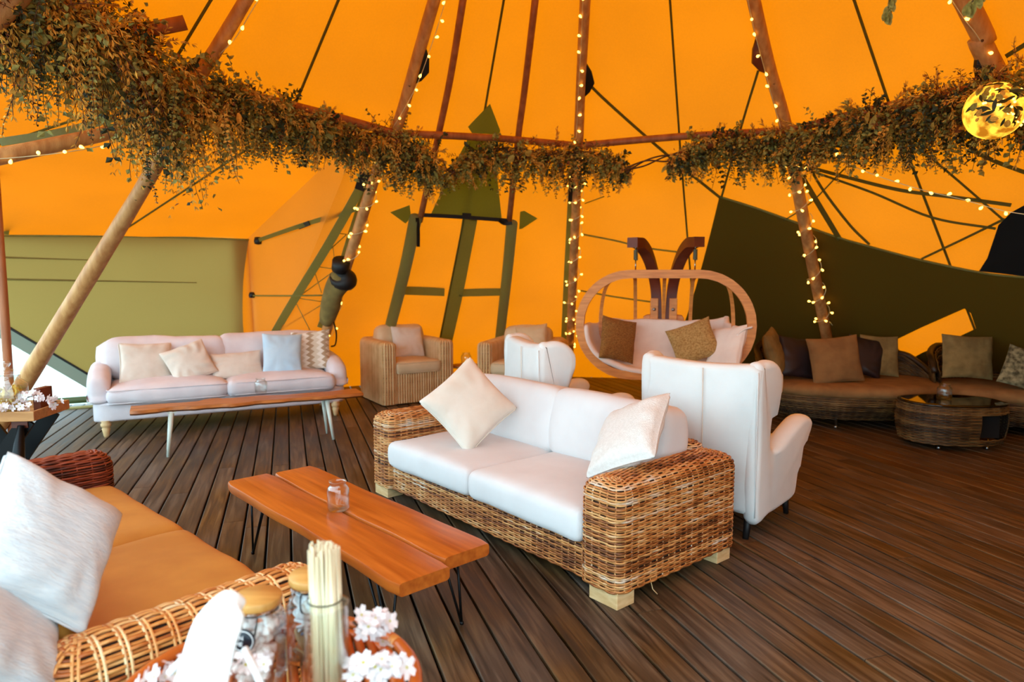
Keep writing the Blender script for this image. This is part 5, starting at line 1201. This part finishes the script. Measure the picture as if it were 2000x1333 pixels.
# ---- round rattan table with the sweet jars
tx, ty, tz = -.62, 1.66, .60
t = thing('rattan_table', 'round orange rattan table holding jars and skewers in the near foreground', 'table', (tx, ty, 0), R(20))
def ringpts(r_, z, n=48): return [(r_ * math.cos(2 * math.pi * k / n), r_ * math.sin(2 * math.pi * k / n), z) for k in range(n)]
m = MB(); m.tube(ringpts(.37, tz - .012), .019, 10, closed=True); m.build('rim', M_RATTAN, t); m = MB(); m.tube(ringpts(.33, tz - .022), .015, 8, closed=True); m.build('inner_rim', M_RATTAN, t)
for k in range(21):
    x = -.31 + .031 * k; l = math.sqrt(max(.001, .34 ** 2 - x * x)); m = MB(); m.tube([(x, -l, tz - .018), (x, l, tz - .018)], .0125, 8); m.build('slat', M_RATTAN, t)
for k in range(4):
    a = R(45 + 90 * k); m = MB(); m.tube([(.31 * math.cos(a), .31 * math.sin(a), tz - .03), (.34 * math.cos(a), .34 * math.sin(a), 0)], .018, 10); m.build('leg', M_RATTAN, t)
    a = R(20 + 90 * k); m = MB(); m.tube([(.365 * math.cos(a + d), .365 * math.sin(a + d), tz - .012) for d in (-.03, 0, .03)], .0225, 10); m.build('binding', M_LAMWOOD, t)
m = MB(); m.tube(ringpts(.33, .16), .012, 8, closed=True); m.build('lower_ring', M_RATTAN, t)
def clip_jar(label, c, r, h):
    t = thing('storage_jar', label, 'jar', c); m = MB(); sq = lambda a, z: [Vector((x, y, z)) for x, y in rrect(a, a, a * .45, 48)]
    m.loft([sq(r * .96, 0), sq(r, .008), sq(r, h * .78), sq(r * .86, h * .88), sq(r * .80, h * .90), sq(r * .80, h), sq(r * .74, h), sq(r * .74, h * .89), sq(r * .94, h * .76), sq(r * .94, .01)], True, True); m.build('body', M_GLASS, t)
    m = MB(); m.lathe([(0, h + .004), (r * .98, h + .004), (r * 1.0, h + .008), (r * 1.0, h + .022), (r * .97, h + .026), (0, h + .026)], 40, caps=False); m.build('lid', M_BAMBOO, t)
    m = MB(); m.tube(ringpts(r * .83, h * .955, 30), .002, 5, closed=True); m.tube(spline([(-.018, -r * .84, h * .95), (-.018, -r * .98, h * .86), (-.012, -r * 1.04, h * .74), (.012, -r * 1.04, h * .74), (.018, -r * .98, h * .86), (.018, -r * .84, h * .95)], 5), .0022, 6); m.build('wire_clasp', M_BLACKMETAL, t)
    return t
j1 = D(502, 1160, 1.70); j2 = D(612, 1118, 1.82)
H1 = max(.12, j1.z - .03 - tz); H2 = max(.12, j2.z - .03 - tz)
a = clip_jar('glass clip jar with round bamboo lid and a round black label', (j1.x, j1.y, tz), .062, H1); b = clip_jar('glass clip jar with bamboo lid half hidden by the skewers', (j2.x, j2.y, tz), .066, H2)
LN = Vector((.0, -1, .12)).normalized()
m = MB(); lc = Vector((-.012, -.068, .142)); m.tube([lc, lc + Vector((0, -.004, 0))], .030, 28); lb = m.build('round_label', mk('black_label', (18, 22, 34), None, rough=.35), a)
m = MB(); m.tube([lc + Vector((.0255 * math.cos(q), -.005, .0255 * math.sin(q))) for q in np.linspace(0, 2 * math.pi, 40, endpoint=False)], .0012, 4, closed=True); m.build('label_ring', M_WHITEPL, lb)
for txt, zo in (('ON', .006), ('ME', -.010)):
    fc = bpy.data.curves.new('label_text', 'FONT'); fc.body = txt; fc.size = .015; fc.align_x = 'CENTER'; fc.extrude = .0004; ot = bpy.data.objects.new('text_source', fc); COL.objects.link(ot); bpy.context.view_layer.update(); me = bpy.data.meshes.new_from_object(ot.evaluated_get(bpy.context.evaluated_depsgraph_get())); bpy.data.objects.remove(ot); o = link('label_text', me, M_WHITEPL, lb); o.location = lc + Vector((-.010, -.0052, zo - .003)); o.rotation_euler = (R(90), 0, 0)
# sweets inside: marshmallows in both, grey wrapped pieces and biscuits in the second
mm = MB(); mm.lathe([(0, 0), (.010, .0), (.0125, .003), (.0125, .017), (.010, .02), (0, .02)], 12, caps=False); MARSH = rawmesh('marshmallow', mm.V, mm.F); MARSH.materials.append(mk('pink_white_marshmallow', (238, 214, 206), None, rough=.8))
rs = random.Random(9)
for k in range(110):
    o = link('marshmallow', MARSH, None, a, (rs.uniform(-.042, .042), rs.uniform(-.042, .042), .02 + H1 * .70 * k / 110)); o.rotation_euler = (rs.uniform(0, 6), rs.uniform(0, 6), 0)
sl = MB(); slab(sl, rrect(.028, .02, .008, 24), .007, .002); SW_ = {}
for nm, cc in (('white_sweet', (240, 240, 244)), ('blue_grey_sweet', (92, 108, 132)), ('biscuit', (190, 150, 108))):
    me = rawmesh(nm, sl.V, sl.F); me.materials.append(mk(nm, cc, None, rough=.5)); SW_[nm] = me
for k in range(44):
    z = .02 + (H2 * .74) * k / 44; nm = 'biscuit' if z < .06 else rs.choice(['white_sweet', 'white_sweet', 'blue_grey_sweet'])
    o = link(nm, SW_[nm], None, b, (rs.uniform(-.035, .035), rs.uniform(-.04, .02), z)); o.rotation_euler = (rs.uniform(-1.2, 1.2), rs.uniform(-1.2, 1.2), rs.uniform(0, 6))
# bundle of skewers in a tall glass
sk = D(640, 1330, 1.50); skt = D(632, 1072, 1.56)
t = thing('skewer_jar', 'tall glass holding a bundle of bamboo skewers', 'jar', (sk.x, sk.y, tz))
hh = skt.z - tz
m = MB(); m.lathe([(.046, 0), (.05, .006), (.05, .30), (.052, .304), (.048, .304), (.046, .3), (.046, .01), (0, .008)], 32, caps=False); m.build('glass', M_GLASS, t)
skm = MB(); skm.tube([(0, 0, 0), (0, 0, 1)], .0026, 6); SK = rawmesh('skewer', skm.V, skm.F); SK.materials.append(M_SKEWER)
top = Vector((skt.x - sk.x, skt.y - sk.y, hh)); rs = random.Random(4)
for k in range(110):
    a0 = rs.uniform(0, 6.28); r0 = .035 * math.sqrt(rs.random()); a1 = a0 + rs.gauss(0, .35); p0 = Vector((r0 * math.cos(a0) + .004, r0 * math.sin(a0), .012)); p1 = top + Vector((r0 * 1.02 * math.cos(a1), r0 * 1.02 * math.sin(a1), rs.gauss(0, .006))); d = p1 - p0
    o = link('skewer', SK, None, t, p0); o.rotation_mode = 'QUATERNION'; o.rotation_quaternion = d.to_track_quat('Z', 'Y'); o.scale = (1, 1, d.length)
m = MB(); c = top * .72; m.tube([c + Vector((.041 * math.cos(q), .041 * math.sin(q), 0)) for q in np.linspace(0, 6.283, 30, endpoint=False)], .0016, 5, closed=True); m.build('tie_band', M_BLACKMETAL, t)
# white curved scoop handle and white rods
Pc = [D(478, 1172, 1.42), D(448, 1186, 1.38), D(420, 1235, 1.34), D(402, 1300, 1.31), D(388, 1360, 1.28), D(376, 1440, 1.25)]
t = thing('white_scoop', 'white curved scoop arching in front of the bamboo-lidded jar', 'scoop', Pc[0])
Q = spline([p - Pc[0] for p in Pc], 8); m = MB(); wd = [float(np.interp(k / (len(Q) - 1), [0, .15, .35, 1], [.006, .035, .05, .056])) for k in range(len(Q))]
m.tube(Q, wd, 16, flat=(.35, 1), up=(0, -1, .4)); m.build('handle', M_WHITEPL, t)
for l, p in (('white plastic rod sticking out left of the curved scoop', [(330, 1318, 1.40), (382, 1262, 1.44), (415, 1232, 1.46)]), ('white plastic rod under the black jar label', [(478, 1268, 1.46), (498, 1310, 1.42), (512, 1345, 1.40)])):
    P = [D(*q) for q in p]; m = MB(); m.tube([q - P[0] for q in P], .008, 10); t = thing('rod', l, 'rod', P[0]); m.build('shaft', M_WHITEPL, t)
spray('white blossom spray right of the skewers on the rattan table rim', [D(690, 1215, 1.62), D(715, 1235, 1.60), D(740, 1215, 1.66), D(748, 1240, 1.64)], 24, .026, .03, 5)
spray('white blossom spray low at the right of the skewer glass', [D(690, 1310, 1.50), D(740, 1300, 1.52), D(790, 1300, 1.54)], 30, .026, .03, 6)
spray('white blossom spray at the bottom edge beside the white scoop', [D(290, 1340, 1.48), D(330, 1325, 1.46), D(380, 1290, 1.48)], 18, .026, .028, 7)
spray('white blossom spray behind the scoop under the black label', [D(455, 1290, 1.52), D(490, 1300, 1.56), D(520, 1290, 1.58)], 12, .024, .025, 8)
